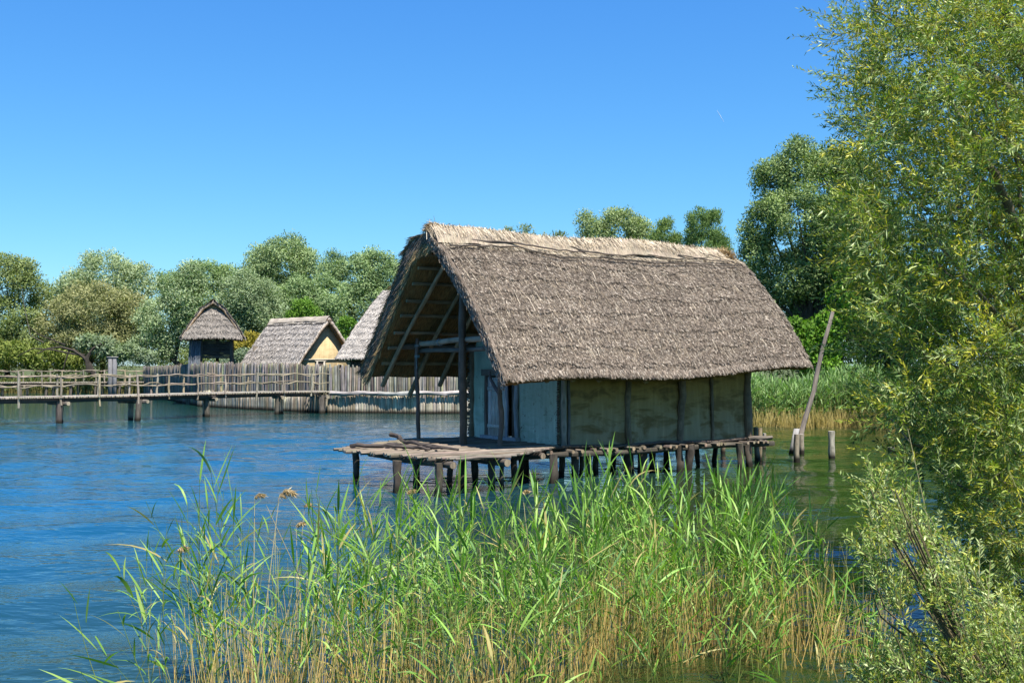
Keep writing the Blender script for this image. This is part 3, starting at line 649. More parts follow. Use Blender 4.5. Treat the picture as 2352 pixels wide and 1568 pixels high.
# porch posts
post(-1.98, 4.15, 0-.4, 3.65, .055, 'porch_post', .03, (.13, .10, .075), 'wetwood'); post(-1.98, 1.65, -.5, 5.35, .10, 'porch_post', .015, (.125, .095, .07), 'wetwood')
post(-1.42, .70, ZD-.3, 2.62, .065, 'porch_post', .03, (.16, .12, .09)); m = MB()
m.tube([H(-1.42, .70, 2.15), H(-1.48, .85, 2.32), H(-1.55, .98, 2.55), H(-1.56, 1.02, 2.75)], [.06, .05, .04, .025], 7, (.12, .11, .11), .08); m.build('fork', M['wood'], hut)
m = MB(); m.tube(wavy(H(-1.98+.1, 4.35, 3.50), H(-1.98+.1, -.2, 3.62), 8, .02), [.075]*9, 9, (.30, .24, .17), .05, end=(.35, .27, .17)); m.build('tie_beam', M['wood'], hut)
m = MB(); m.tube(wavy(H(-2.4, 4.30, 3.42), H(.3, 4.36, 3.42), 6, .015), .075, 8, (.14, .12, .09), .05, end=(.3, .22, .14)); m.build('wall_plate', M['wood'], hut)
m = MB(); m.tube(wavy(H(-2.3, -.05, 3.25), H(6.9, -.05, 3.25), 8, .015), .075, 8, (.14, .12, .09), .05, end=(.3, .22, .14)); m.build('wall_plate', M['wood'], hut)
m = MB(); m.tube(wavy(H(-1.8, 4.5, 3.30), H(-1.8, -.1, 3.34), 6, .02), .06, 8, (.13, .11, .085), .05, end=(.3, .22, .14)); m.build('tie_beam', M['wood'], hut)
# rope lashings
def coil(c, ax, r, n=3, rr=.008, col=(.22, .25, .25)):
    ax = Vector(ax).normalized(); a = ax.orthogonal().normalized(); b = ax.cross(a); pts = []
    for i in range(n*10+1): 
        t = 2*math.pi*i/10; pts.append(Vector(c)+a*r*math.cos(t)+b*r*math.sin(t)+ax*(i/(n*10)-.5)*.07)
    m = MB(); m.tube(pts, rr, 4, jit(col, .1), 0); m.build('rope_lashing', M['rope'], hut)
coil(H(-1.98, 4.15, 3.45), (0, 0, 1), .075, 4); coil(H(-1.98, 4.15, 3.15), (0, 0, 1), .07, 3, .009, (.18, .30, .30)); coil(H(-1.9, 4.2, 3.5), vv, .095, 4); coil(H(-1.9, 3.0, 3.53), vv, .095, 2); coil(H(-1.9, 1.65, 3.55), vv, .10, 4)
m = MB(); m.tube([H(-2.03, 4.1, 3.2), H(-2.05, 4.06, 3.0), H(-2.04, 4.05, 2.8)], .008, 4, (.2, .28, .28)); m.build('rope_lashing', M['rope'], hut)
# platform of logs (along the hut axis), with bearers and piles
m = MB(); v = -1.85; LG = (.17, .14, .105)
while v < 4.45:
    s0 = np.interp(v, [-1.9, -1.6, 0, 1.4, 2.4, 3.2, 4.4], [-4.1, -4.6, -4.95, -5.3, -5.2, -3.9, -2.3])+U(-.16, .12)
    s1 = float(np.interp(v, [-1.9, -.6, .0, 4.4], [-2.75, -.9, -.02, -.02]))+U(-.1, .02)
    r = U(.024, .042); n = 7; zz = ZD-r+U(-.012, .012)
    m.tube(wavy(H(s0, v, zz), H(s1, v, zz), n, .018), [r*U(.9, 1.1) for _ in range(n+1)], 7, jit(LG, .3), .08, end=jit((.27, .215, .15), .3)); v += r*2.02
m.build('platform_logs', M['wood'], hut)
m = MB(); s = -1.0
while s < 7.05:
    r = U(.035, .06); out_ = random.random() < .32; v0 = (-.38+U(-.12, .06)) if out_ else -.03+U(-.04, .04)
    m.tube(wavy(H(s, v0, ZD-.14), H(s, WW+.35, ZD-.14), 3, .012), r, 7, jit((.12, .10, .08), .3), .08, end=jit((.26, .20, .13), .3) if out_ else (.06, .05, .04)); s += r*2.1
m.build('floor_joists', M['wood'], hut)
m = MB()
for s0, s1, v_, z_, r in ((-.6, 2.4, -.13, .79, .045), (2.2, 6.9, -.11, .79, .04), (-1.6, 3.0, -.25, .62, .075), (2.6, 7.5, -.12, .63, .075), (-.5, 7.9, 2.2, .62, .08), (-.6, 7.4, 4.3, .62, .08)):
    m.tube(wavy(H(s0, v_, z_), H(s1, v_, z_), 8, .025), r, 8, jit((.075, .06, .048), .2), .08, end=(.22, .17, .11))  # edge logs coloured dark to stand in for the eave's shadow
m.build('bearer', M['wood'], hut)
for s_, v0, v1, r in ((-4.35, -1.95, 2.2, .085), (-2.95, -2.0, 4.2, .095), (-1.2, -.9, 4.4, .08)):
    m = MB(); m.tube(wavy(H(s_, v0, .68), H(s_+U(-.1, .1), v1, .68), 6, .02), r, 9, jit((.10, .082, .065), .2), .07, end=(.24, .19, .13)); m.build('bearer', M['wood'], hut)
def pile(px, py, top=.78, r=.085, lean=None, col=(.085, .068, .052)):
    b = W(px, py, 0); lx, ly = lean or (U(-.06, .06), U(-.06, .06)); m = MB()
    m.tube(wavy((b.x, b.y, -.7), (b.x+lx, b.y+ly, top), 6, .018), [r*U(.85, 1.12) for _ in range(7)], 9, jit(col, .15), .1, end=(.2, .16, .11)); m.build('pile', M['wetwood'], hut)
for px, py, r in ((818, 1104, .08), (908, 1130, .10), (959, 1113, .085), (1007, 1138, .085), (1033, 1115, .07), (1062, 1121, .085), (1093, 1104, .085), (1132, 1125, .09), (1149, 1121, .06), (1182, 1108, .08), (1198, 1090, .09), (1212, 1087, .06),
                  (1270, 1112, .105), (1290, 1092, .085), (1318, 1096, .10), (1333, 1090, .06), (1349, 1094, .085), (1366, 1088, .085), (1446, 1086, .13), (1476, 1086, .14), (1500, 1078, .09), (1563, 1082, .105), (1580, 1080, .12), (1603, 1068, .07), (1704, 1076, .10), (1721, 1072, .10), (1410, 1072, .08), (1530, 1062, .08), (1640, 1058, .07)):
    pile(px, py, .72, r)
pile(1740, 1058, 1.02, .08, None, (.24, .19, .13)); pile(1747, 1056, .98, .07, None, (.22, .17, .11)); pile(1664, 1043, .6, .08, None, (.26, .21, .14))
m = MB(); m.tube(wavy(H(6.4, -.2, .80), H(7.25, -.3, .82), 4, .015), .06, 8, (.12, .10, .08), .1, end=(.3, .24, .17)); m.build('bearer', M['wood'], hut)
# branches lying on the platform
for lab, path, r in (('long dark crooked branch lying lengthwise on the log platform', [(-5.0, 2.1), (-4.6, 1.4), (-4.3, 1.2), (-4.1, .5), (-3.8, .1)], .05),
                     ('dark branch lying on the platform with its raised end sticking up over the water', [(-3.3, 3.1, .18), (-3.3, 2.6, .10), (-3.5, 2.0, .02), (-3.4, 1.2), (-3.3, .2)], .055),
                     ('short thick forked branch across the middle of the log platform', [(-4.2, 1.6), (-4.0, 1.0), (-3.7, .7), (-3.6, .0), (-3.3, -.4)], .05)):
    pts = [H(q[0], q[1], ZD+r*.9+(q[2] if len(q) > 2 else 0)) for q in path]; out = []
    for i in range(len(pts)-1):
        for k in range(3): out.append(pts[i].lerp(pts[i+1], k/3)+Vector((U(-.07, .07), U(-.07, .07), U(0, .05))))
    out.append(pts[-1]); rt = empty('fallen_branch', pts[0], lab, 'branch', 'branches lying on the platform')
    m = MB(); m.tube(out, [r*(1.15-.6*i/len(out)) for i in range(len(out))], 7, jit((.07, .058, .05), .1), .12, end=(.2, .17, .13)); m.build('stem', M['bark'], rt)
    m = MB(); q = out[len(out)//2]; m.tube([q, q+Vector((.15, .12, .03)), q+Vector((.35, .2, .02))], [r*.7, r*.5, r*.2], 6, (.07, .058, .05), .1); m.build('side_twig', M['bark'], rt)

# ---------------------------------------------------------------- posts standing in the lake, right
def lake_post(px, ytop, ywat, r, label, col=(.30, .25, .18), lean=(0, 0), name='mooring_post', grp='bare posts standing in the water'):
    b = W(px, ywat, 0); zt = P(px, ytop, b.y).z; m = MB()
    m.tube(wavy((b.x, b.y, -.9), (b.x+lean[0], b.y+lean[1], zt), 6, .012), [r*U(.9, 1.1) for _ in range(7)], 9, jit(col, .1), .09, end=(.42, .38, .33))
    o = m.build(name, M['wetwood'], None, True, (b.x, b.y, 0)); tag(o, label, 'post', grp); return o
lake_post(1830, 997, 1059, .085, 'front brown post at the foot of the leaning pole')
lake_post(1841, 997, 1041, .085, 'thick split post behind the foot of the leaning pole')
lake_post(1910, 990, 1054, .105, 'single pale post standing alone in open water right of the leaning pole', (.36, .31, .24))
lake_post(1756, 995, 1033, .065, 'light post with a flat top just beyond the right end of the hut floor', (.3, .25, .19))
lake_post(2047, 1027, 1037, .11, 'low pale stump barely above the water near the willow', (.4, .34, .3))
b = W(1829, 1040, 0); t_ = P(1912, 716, 38.5); m = MB()
m.tube(wavy((b.x-.12, b.y, -.6), t_, 12, .045), [.095-.035*i/12 for i in range(13)], 9, (.21, .175, .145), .14, end=(.3, .27, .22))
o = m.build('leaning_pole', M['wetwood'], None, True, tuple(b)); tag(o, 'long crooked grey pole leaning out of the water right of the thatched roof', 'pole')
b = W(1817, 1040, 0); m = MB(); m.box(b+Vector((.10, .1, .25)), Vector((.09, 0, 0)), Vector((0, .03, 0)), Vector((.13, .05, .55)), (.27, .26, .25))
o = m.build('plank', M['wetwood'], None, False, tuple(b)); tag(o, 'pale tilted plank leaning against the foot of the long pole', 'plank')

# ---------------------------------------------------------------- walkways
def walkway(label, nodes, zd, width, psp, rad, px_piles, big, full=True):
    """nodes: centre line of the near edge [(x,y)], deck height zd"""
    pts = [Vector((a, b, 0)) for a, b in nodes]; L_ = [0]
    for i in range(1, len(pts)): L_.append(L_[-1]+(pts[i]-pts[i-1]).length)
    def at(q):
        q = max(0, min(L_[-1]-1e-4, q)); i = max(k for k in range(len(L_)) if L_[k] <= q)
        i = min(i, len(pts)-2); d = (pts[i+1]-pts[i]).normalized(); return pts[i]+d*(q-L_[i]), d
    root = empty('walkway', pts[0]+Vector((0, 0, zd)), label, 'walkway', 'log walkways on piles')
    m = MB(); q = 0
    while q < L_[-1]:
        p, d = at(q); nn = Vector((-d.y, d.x, 0)); r = .05*big
        m.tube([p-nn*U(.05, .2)+Vector((0, 0, zd-r)), p+nn*(width+U(0, .15))+Vector((0, 0, zd-r))], r, 5, jit((.27, .24, .20), .25), .05, end=jit((.36, .3, .22), .2)); q += r*2.05
    m.build('deck_logs', M['wood'], root)
    for off in (.15, width-.15):
        m = MB(); q = 0; ps = []
        while q <= L_[-1]+.1: p, d = at(q); ps.append(p+Vector((-d.y, d.x, 0))*off+Vector((0, 0, zd-.2+U(-.03, .03)))); q += 2.0
        m.tube(ps, .13, 6, (.06, .05, .042), .06, end=(.25, .2, .14)); m.build('stringer', M['wood'], root)  # thick and dark-coloured to paint in the shade under the deck
    for side, off in ((0, .02), (1, width-.02)):
        q = .3+.5*side; prev = None
        rl = MB(); rail_pts = {.98: [], .52: []}
        while q < L_[-1]:
            p, d = at(q); nn = Vector((-d.y, d.x, 0)); b = p+nn*(off+(-.06 if side == 0 else .06)); m = MB()
            m.tube(wavy((b.x, b.y, zd-(U(.25, .55) if side == 0 else .2)), (b.x+U(-.06, .06), b.y, zd+U(.98, 1.12)), 4, .02), [rad*U(.85, 1.15) for _ in range(5)], 6, jit(random.choice([(.30, .26, .20), (.26, .22, .17), (.34, .28, .17)]), .15), .12)
            m.build('rail_post', M['wood'], root); q += psp*U(.85, 1.15)
        for hgt in (.98, .5):
            q = U(0, .5)
            while q < L_[-1]-.5:
                ln = U(3.5, 5.5); ps = []
                for k in range(9):
                    p, d = at(q+ln*k/8); nn = Vector((-d.y, d.x, 0)); ps.append(p+nn*(off+U(-.05, .05))+Vector((0, 0, zd+hgt+U(-.05, .06)+.05*math.sin(k*1.3+q))))
                m = MB(); m.tube(ps, [rad*.72*(1-.06*k) for k in range(9)], 5, jit((.24, .20, .145), .22), .12, end=(.4, .34, .26)); m.build('rail', M['wood'], root); q += ln*U(.72, .88)
    for q, o1, o2, r in px_piles:
        p, d = at(q); nn = Vector((-d.y, d.x, 0))
        for off, cc in ((o1, (.12, .10, .08)), (o2, (.32, .28, .22))):
            m = MB(); b = p+nn*off+d*(.35 if off == o2 else -.25); m.tube(wavy((b.x, b.y, -.9), (b.x+U(-.08, .08), b.y, zd-.25), 5, .02), [r*U(.9, 1.1) for _ in range(6)], 8, jit(cc if off == o1 else cc, .15), .1, end=(.3, .25, .18)); m.build('pile', M['wetwood'], root)
        m = MB(); m.tube([p+nn*-.35+Vector((0, 0, zd-.36)), p+nn*(width+.2)+Vector((0, 0, zd-.36))], .11, 7, (.14, .12, .10), .08, end=(.35, .29, .2)); m.build('cross_beam', M['wood'], root)
    return root
nodes = [(px2x(a, y_), y_) for a, y_ in ((-60, 54.5), (151, 57.0), (330, 60.0), (490, 64.2), (647, 67.6), (757, 68.9))]
LL = [0]
for i in range(1, len(nodes)): LL.append(LL[-1]+math.dist(nodes[i-1], nodes[i]))
walkway('near log walkway on piles with crooked pole railings, running left from the palisade', nodes, 1.36, 1.7, 1.9, .055, [(LL[k], .15, 1.35, .155) for k in (1, 2, 3, 4)]+[(LL[5]-.2, .1, .9, .18)], 1.0)
nodes = [(px2x(a, y_), y_) for a, y_ in ((-90, 101), (100, 104), (330, 107))]
tot = sum(math.dist(nodes[i], nodes[i+1]) for i in range(2))
walkway('far log walkway behind the near one, on many thin piles before the green bank', nodes, 1.4, 1.7, 2.0, .06, [(q, .2, 1.4, .14) for q in np.arange(1.0, tot, 2.1)], 1.4)

# ---------------------------------------------------------------- palisades
def palisade(label, nodes, ztop, two_rows, dark=1.0, beam=None, sd=0):
    pts = [Vector((a, b, 0)) for a, b in nodes]; root = empty('palisade_fence', pts[0], label, 'fence', 'log palisades round the village')
    up = MB(); lo = MB(); n_all = 0
    for i in range(len(pts)-1):
        d = pts[i+1]-pts[i]; Ls = d.length; d.normalize(); nn = Vector((d.y, -d.x, 0))
        if nn.y > 0: nn = -nn
        q = 0
        while q < Ls:
            r = U(.055, .095); t = (q/Ls); b = pts[i]+d*q; zt = (ztop[i]*(1-t)+ztop[i+1]*t)+U(-.10, .10)
            c = random.choice([(.27, .245, .225), (.22, .195, .175), (.31, .285, .25), (.16, .135, .115), (.34, .31, .26), (.24, .20, .155), (.30, .28, .17)]); c = tuple(x*dark*.84 for x in c)
            off = nn*U(-.03, .03); up.tube([b+off+Vector((U(-.02, .02), 0, -.9)), b+off+Vector((U(-.03, .03), 0, zt*.5)), b+off+Vector((U(-.03, .03), 0, zt-.06)), b+off+Vector((U(-.02, .02), 0, zt))], [r, r*U(.85, 1.1), r*.95, r*.55], 6, jit(c, .28), .08); q += r*2.02
        if two_rows:
            q = 0
            while q < Ls:
                r = U(.065, .11); b = pts[i]+d*q+nn*.24; zt = two_rows+.12*math.sin((q+i*7)*.9)+U(-.08, .08)
                c = random.choice([(.40, .35, .26), (.34, .30, .235), (.44, .39, .30), (.27, .22, .16), (.30, .27, .22)])
                lo.tube([b+Vector((0, 0, -.9)), b+Vector((0, 0, zt*.5)), b+Vector((0, 0, zt-.07)), b+Vector((0, 0, zt))], [r, r, r*.95, r*.5], 6, jit(tuple(x*dark for x in c), .18), .06); q += r*1.85
    up.build('tall_stakes', M['stake'], root)
    if two_rows: lo.build('short_stakes', M['stake'], root)
    if beam:
        for (x0, x1, z_) in beam:
            i0 = Vector((x0[0], x0[1]-.34, z_)); i1 = Vector((x1[0], x1[1]-.34, z_)); m = MB(); m.tube(wavy(i0, i1, 7, .03), [.13*U(.85, 1.15) for _ in range(8)], 8, jit((.30, .28, .26), .15), .12, end=(.4, .34, .26)); m.build('beam', M['wood'], root)
    return root
nd = [(px2x(a, y_), y_) for a, y_ in ((757, 69.6), (876, 69.4), (967, 68.6), (1090, 69.0), (1190, 70.5), (1240, 78))]
fy = lambda p: float(np.interp(p, (757, 876, 967, 1090, 1190), (69.6, 69.4, 68.6, 69.0, 70.5)))
bm = [((px2x(a, 69), fy(a)-.12), (px2x(b, 69), fy(b)-.12), 1.24+U(-.04, .04)) for a, b in ((757, 872), (870, 968), (965, 1070), (1068, 1180))]
palisade('pale grey stake palisade in two rows with a long beam, right of the walkway end', nd, [2.9, 2.86, 2.84, 2.84, 2.84, 2.84], .95, 1.0, bm)
nd = [(px2x(a, y_), y_) for a, y_ in ((464, 80.5), (501, 79), (575, 75.6), (677, 72), (757, 69.8))]
palisade('long grey stake palisade behind the walkway railing, in front of the gabled house', nd, [3.1, 3.1, 3.05, 2.98, 2.86], 1.0, .95)
nd = [(px2x(a, y_), y_) for a, y_ in ((330, 108), (372, 100), (440, 84), (464, 80.6))]
palisade('darker short stretch of palisade left of the watchtower', nd, [2.75, 2.8, 2.95, 3.05], None, .72)

# ---------------------------------------------------------------- houses behind the palisade
def gable_house(name, label, A, B, half, ze, rz, wall_mat, over_g=.7, wall_h=3.0, cth=(.35, .32, .29), sd=0, panels=None, front_wall='daub'):
    """A->B: ridge ends (A,B world xy); half-width of roof; viewer-side slope and far slope"""
    A, B = Vector(A), Vector(B); d = (B-A).normalized(); n = Vector((d.y, -d.x, 0));
    if n.y > 0: n = -n
    Lr = (B-A).length; root = empty(name, (A+B)/2, label, 'house', 'thatched houses inside the palisade'); dn_, nn_, an = np.array(d), np.array(n), np.array(A)
    for sg in (1, -1):
        def fn(a, t, sg=sg):
            ext = np.interp(t, [0, 1], [0, over_g*.0]); s = a*Lr
            bul = np.interp(t, [0, .3, .8, 1], [0, .12, .05, -.1])
            return an+dn_*s[..., None]+nn_*(sg*half*t)[..., None]+np.stack([0*t, 0*t, rz-(rz-ze)*t+bul], -1)
        nm = unit(np.array(n)*sg*(rz-ze)+np.array((0, 0, half)))
        S = Slope(fn, nm, Lr, math.hypot(half, rz-ze), .32, .55, .06, sd+sg)
        rf = S.slab('thatch_roof', M['thatch'], root, cth, THe, THi, 70, 50)
        if sg > 0:
            sp = [S.straws(14000, [tuple(.6*x*1.4+.17 for x in c) for c in cg], (.1, .25), (.012, .02), .03, sd, spread=.3, stick=.12), S.straws(2500, cg, (.1, .25), (.012, .02), .03, sd+1, t0=.97, spread=.3)]
            straw_obj('loose_straw', sp, rf)
            for t in (.10, .15):
                m = MB(); m.tube([Vector(S.outer(np.array(a), np.array(t+.006*math.sin(a*9))))+Vector(nm)*.06 for a in np.linspace(.01, .98, 14)], .035, 5, (.09, .075, .06), .1); m.build('ridge_stick', M['wood'], rf)
    m = MB(); pts = []; cl = []
    for i in range(30):
        for j in range(7):
            q = -1+j/3; p = A+d*(Lr*i/29)+n*(q*.42)+Vector((0, 0, rz+.14-abs(q)**1.5*.5+U(-.02, .02))); pts.append(p); cl.append(jit((.36, .31, .25), .1))
    m.grid(pts, 30, 7, cl); m.build('ridge_cap', M['thatch'], root)
    return root, d, n, Lr
# ochre gabled house: ridge left far -> right near
A = P(624, 735, 92); B = P(757, 730, 86.5); rz1 = (A.z+B.z)/2; A.z = B.z = 0
h1, d, n, Lr = gable_house('gabled_house', 'thatched house with an ochre gable wall, door and small window behind the palisade', A, B, 2.9, 3.05, rz1, None, sd=70)
def H1(s, q, z): return B+d*(s)+n*q+Vector((0, 0, z))
m = MB(); m.add([H1(-.45, 2.3, .8), H1(-.45, -2.3, .8), H1(-.45, -2.3, 3.5), H1(-.45, 0, rz1-.35), H1(-.45, 2.3, 3.5), H1(-.65, 2.3, .8), H1(-.65, -2.3, .8), H1(-.65, -2.3, 3.5), H1(-.65, 0, rz1-.35), H1(-.65, 2.3, 3.5)],
      [(0, 1, 2, 3, 4), (9, 8, 7, 6, 5), (0, 5, 6, 1), (1, 6, 7, 2), (2, 7, 8, 3), (3, 8, 9, 4), (4, 9, 5, 0)], (.5, .4, .2)); m.build('gable_wall', M['daub_ochre'], h1, False)
m = MB(); m.box(H1(-Lr/2, 2.2, 2.0), d*(Lr/2-1.0), n*.1, Vector((0, 0, 1.3)), (.12, .10, .08)); m.build('side_wall', M['wood'], h1, False)
m = MB(); m.box(H1(-Lr/2, -2.2, 2.0), d*(Lr/2-1.0), n*.1, Vector((0, 0, 1.3)), (.12, .10, .08)); m.build('side_wall', M['wood'], h1, False)
m = MB(); m.box(H1(-Lr+.8, 0, 2.6), d*.08, n*2.2, Vector((0, 0, 1.8)), (.12, .10, .08)); m.build('back_wall', M['wood'], h1, False)
m = MB(); m.tube([H1(-.40, 2.6, 3.32), H1(-.40, -2.5, 3.38)], .06, 6, (.42, .38, .30), .05, end=(.4, .3, .2)); m.build('tie_beam', M['wood'], h1)
m = MB(); m.box(H1(-.42, .55, 2.55), d*.04, n*.26, Vector((0, 0, .62)), (.05, .04, .035)); dr = m.build('door', M['wood'], h1, False)
m = MB()
for q in (.88, .22): m.box(H1(-.38, q, 2.55), d*.05, n*.07, Vector((0, 0, .68)), (.33, .30, .25))
m.box(H1(-.38, .55, 3.22), d*.05, n*.5, Vector((0, 0, .05)), (.40, .36, .28)); m.build('door_frame', M['wood'], dr, False)
m = MB(); m.box(H1(-.43, -1.25, 2.78), d*.03, n*.15, Vector((0, 0, .13)), (.02, .018, .015)); wn = m.build('window', M['wood'], h1, False)
m = MB()
for q in (.2, -.2): m.box(H1(-.40, -1.25+q, 2.78), d*.04, n*.03, Vector((0, 0, .22)), (.5, .4, .25))
for z in (.19, -.19): m.box(H1(-.39, -1.25, 2.78+z), d*.04, n*.17, Vector((0, 0, .03)), (.5, .4, .25))
m.build('window_frame', M['wood'], wn, False)
m = MB(); m.tube([H1(-.9, 2.45, .5), H1(-.9, 2.45, 3.3)], .1, 7, (.30, .27, .22)); m.tube([H1(-.9, -2.45, .5), H1(-.9, -2.45, 3.3)], .1, 7, (.30, .27, .22)); m.build('corner_posts', M['wood'], h1)
for q in (-2.1, 0, 2.1):
    for s_ in (-1.2, -Lr/2, -Lr+1.2):
        m = MB(); m.tube([H1(s_, q, -.9), H1(s_, q, 1)], .13, 7, (.15, .12, .09)); m.build('pile', M['wetwood'], h1)
m = MB(); m.box(H1(-Lr/2, 0, .85), d*(Lr/2-.6), n*2.4, Vector((0, 0, .08)), (.16, .13, .1)); m.build('floor', M['wood'], h1, False)
for sgn in (1, -1):
    m = MB(); m.tube([H1(-.2, .1*sgn, rz1-.45), H1(-.2, sgn*2.7, 3.15)], .07, 6, (.14, .12, .1), .05); m.build('barge_pole', M['wood'], h1)
# second house, partly hidden by the near roof: big hipped thatch
def hip_house():
    Yc = 79; apx = P(880, 668, Yc+3); rz = apx.z; e0 = P(769, 823, Yc-1.5); ze = e0.z; x0 = e0.x; x1 = x0+10; y0 = Yc-1.5; y1 = Yc+7
    yr = (y0+y1)/2; xr0 = apx.x*(yr/(Yc+3)); rz = EYE+(apx.z-EYE)*(yr/(Yc+3))
    root = empty('hipped_house', ((x0+x1)/2, yr, 0), 'tall thatched house with dark plank walls half hidden by the near hut roof', 'house', 'thatched houses inside the palisade')
    def face(p00, p10, p01, p11, La, Lt, k, nst, nm_):   # ridge a0,a1 ; eave a0,a1
        p00, p10, p01, p11 = [np.array(p, float) for p in (p00, p10, p01, p11)]
        nm = unit(np.cross(p11-p01, (p00+p10)/2-(p01+p11)/2)); 
        if nm[2] < 0: nm = -nm
        def fn(a, t):
            a_ = a[..., None]; t_ = t[..., None]; p = (p00*(1-a_)+p10*a_)*(1-t_)+(p01*(1-a_)+p11*a_)*t_
            return p+nm*(.16*np.sin(math.pi*np.clip(t, 0, 1)**.8))[..., None]
        S = Slope(fn, nm, La, Lt, .3, .55, .06, k); rf = S.slab('thatch_roof', M['thatch'], root, (.34, .31, .28), THe, THi, 70, 60)
        if nst: straw_obj('loose_straw', [S.straws(nst, [tuple(.6*x*1.4+.17 for x in c) for c in cg], (.1, .25), (.012, .02), .03, k+3, spread=.3, stick=.12)], rf)
    face((xr0, yr, rz), (x1-1.5, yr, rz), (x0, y0, ze), (x1, y0, ze), 8, 6, 80, 16000, 0)
    face((xr0, yr, rz), (xr0+.05, yr, rz), (x0, y1, ze), (x0, y0, ze), 7, 6, 82, 6000, 0)
    face((x1-1.5, yr, rz), (xr0, yr, rz), (x1, y1, ze), (x0, y1, ze), 8, 6, 84, 0, 0)
    face((x1-1.5, yr, rz), (x1-1.45, yr, rz), (x1, y0, ze), (x1, y1, ze), 7, 6, 86, 0, 0)
    m = MB(); x = x0+1.0
    while x < x1-.8: m.box((x, y0+1.0, 2.1), (.085, 0, 0), (0, .04+.01*U(-1, 1), 0), (0, 0, 1.5), jit((.13, .115, .10), .3)); x += .18
    m.build('plank_wall', M['wood'], root, False)
    m = MB(); y = y0+1.0
    while y < y1-.8: m.box((x0+.9, y, 2.1), (.04, 0, 0), (0, .085, 0), (0, 0, 1.5), jit((.13, .115, .10), .3)); y += .18
    m.build('plank_wall', M['wood'], root, False)
    m = MB(); m.tube([(x0+.85, y0+.93, .3), (x0+.85, y0+.93, 3.5)], .09, 7, (.33, .30, .24)); m.build('corner_post', M['wood'], root)
    for x in (x0+1.5, x0+4, x0+7):
        for y in (y0+1.3, y1-1.3): m = MB(); m.tube([(x, y, -.9), (x, y, 1)], .13, 7, (.15, .12, .09)); m.build('pile', M['wetwood'], root)
hip_house()

# ---------------------------------------------------------------- watchtower
YT = 86; tc = Vector((px2x(490, YT), YT, 0)); th = math.radians(13); f_ = Vector((math.sin(th), -math.cos(th), 0)); r_ = Vector((math.cos(th), math.sin(th), 0))
tw = empty('watchtower', tc, 'wooden watchtower with a pointed thatched roof rising over the palisade', 'watchtower')
def T(q, s, z): return tc+r_*q+f_*s+Vector((0, 0, z))
ZE = 5.05; ZR = 7.75
def tslope(sg, k):
    nm = unit(np.array(r_)*sg*(ZR-ZE)+np.array((0, 0, 2.35)))
    def fn(a, t):
        s = np.interp(t, [0, .45, 1], [1.25, 1.55, 2.15])[...]*(1-2*a) ; q = sg*(2.35*t); bul = np.interp(t, [0, .25, .6, 1], [0, .22, .12, -.08])
        return np.array(tc)+np.array(r_)*(q+sg*bul)[..., None]+np.array(f_)*s[..., None]+np.stack([0*t, 0*t, ZR-(ZR-ZE)*t+bul*.6], -1)
    return Slope(fn, nm, 3.6, 3.6, .26, .5, .06, k)
for sg, k in ((-1, 90), (1, 91)):
    S = tslope(sg, k); rf = S.slab('thatch_roof', M['thatch'], tw, (.30, .27, .24), THe, THi, 40, 40)
    straw_obj('loose_straw', [S.straws(6000, [tuple(.6*x*1.1+.07 for x in c) for c in cg], (.1, .25), (.014, .022), .03, k, spread=.3, stick=.12), S.straws(800, cg, (.1, .3), (.012, .02), .03, k+1, a0=0, a1=.02, spread=.3, side=-.3)], rf)
def tface(sg, k):
    nm = unit(np.array(f_)*sg*1.6+np.array((0, 0, 1.25)))
    def fn(a, t):
        hw = .55+1.62*t+.12*np.sin(3.14*t); q = (2*a-1)*hw*sg*-1; s = sg*(1.05+1.18*t**1.1+.05*np.cos((2*a-1)*1.5)); z = 7.12-.12*(2*a-1)**2-(7.12-4.98)*t+.15*np.sin(3.14*t)
        return np.array(tc)+np.array(r_)*q[..., None]+np.array(f_)*s[..., None]+np.stack([0*t, 0*t, z], -1)
    return Slope(fn, nm, 3.5, 2.4, .24, .5, .06, k)
for sg, k in ((1, 95), (-1, 96)):
    S = tface(sg, k); rf = S.slab('thatch_roof', M['thatch'], tw, (.30, .27, .24), THe, THi, 40, 30)
    straw_obj('loose_straw', [S.straws(5000, [tuple(.6*x*1.1+.07 for x in c) for c in cg], (.1, .25), (.014, .022), .03, k, spread=.3, stick=.12)], rf)
m = MB(); m.add([T(-.85, 1.0, 6.7), T(.85, 1.0, 6.7), T(0, 1.0, 7.72), T(-.85, .9, 6.7), T(.85, .9, 6.7), T(0, .9, 7.72)], [(0, 1, 2), (5, 4, 3), (0, 3, 4, 1), (1, 4, 5, 2), (2, 5, 3, 0)], (.45, .33, .16)); m.build('gablet', M['wood'], tw, False)
m = MB(); pts = []; cl = []
for i in range(14):
    for j in range(7): q = -1+j/3; pts.append(T(q*.38, 1.3-2.6*i/13, ZR+.12-abs(q)**1.5*.42+U(-.03, .03))); cl.append(jit((.36, .31, .25), .1))
m.grid(pts, 14, 7, cl); m.build('ridge_cap', M['thatch'], tw)
for q, s in ((-1.35, 1.35), (1.35, 1.35), (-1.35, -1.35), (1.35, -1.35), (.25, -1.35), (-.85, 1.38)):
    m = MB(); m.tube(wavy(T(q, s, -.9), T(q, s, 5.4), 5, .02), .13, 8, (.085, .072, .06), .06); m.build('leg', M['wetwood'], tw)
for nm_, (q0, s0, q1, s1) in (('parapet', (-.85, 1.4, 1.35, 1.4)), ('parapet', (1.38, 1.35, 1.38, -1.35)), ('parapet', (-1.35, -1.4, 1.35, -1.4)), ('parapet', (-1.38, -1.35, -1.38, 1.35))):
    m = MB(); z = 3.72
    while z < 4.72: m.tube(wavy(T(q0, s0, z), T(q1, s1, z), 8, .02), .035, 5, jit((.06, .052, .045), .25), .1); z += .062
    m.build(nm_, M['wood'], tw)
m = MB()
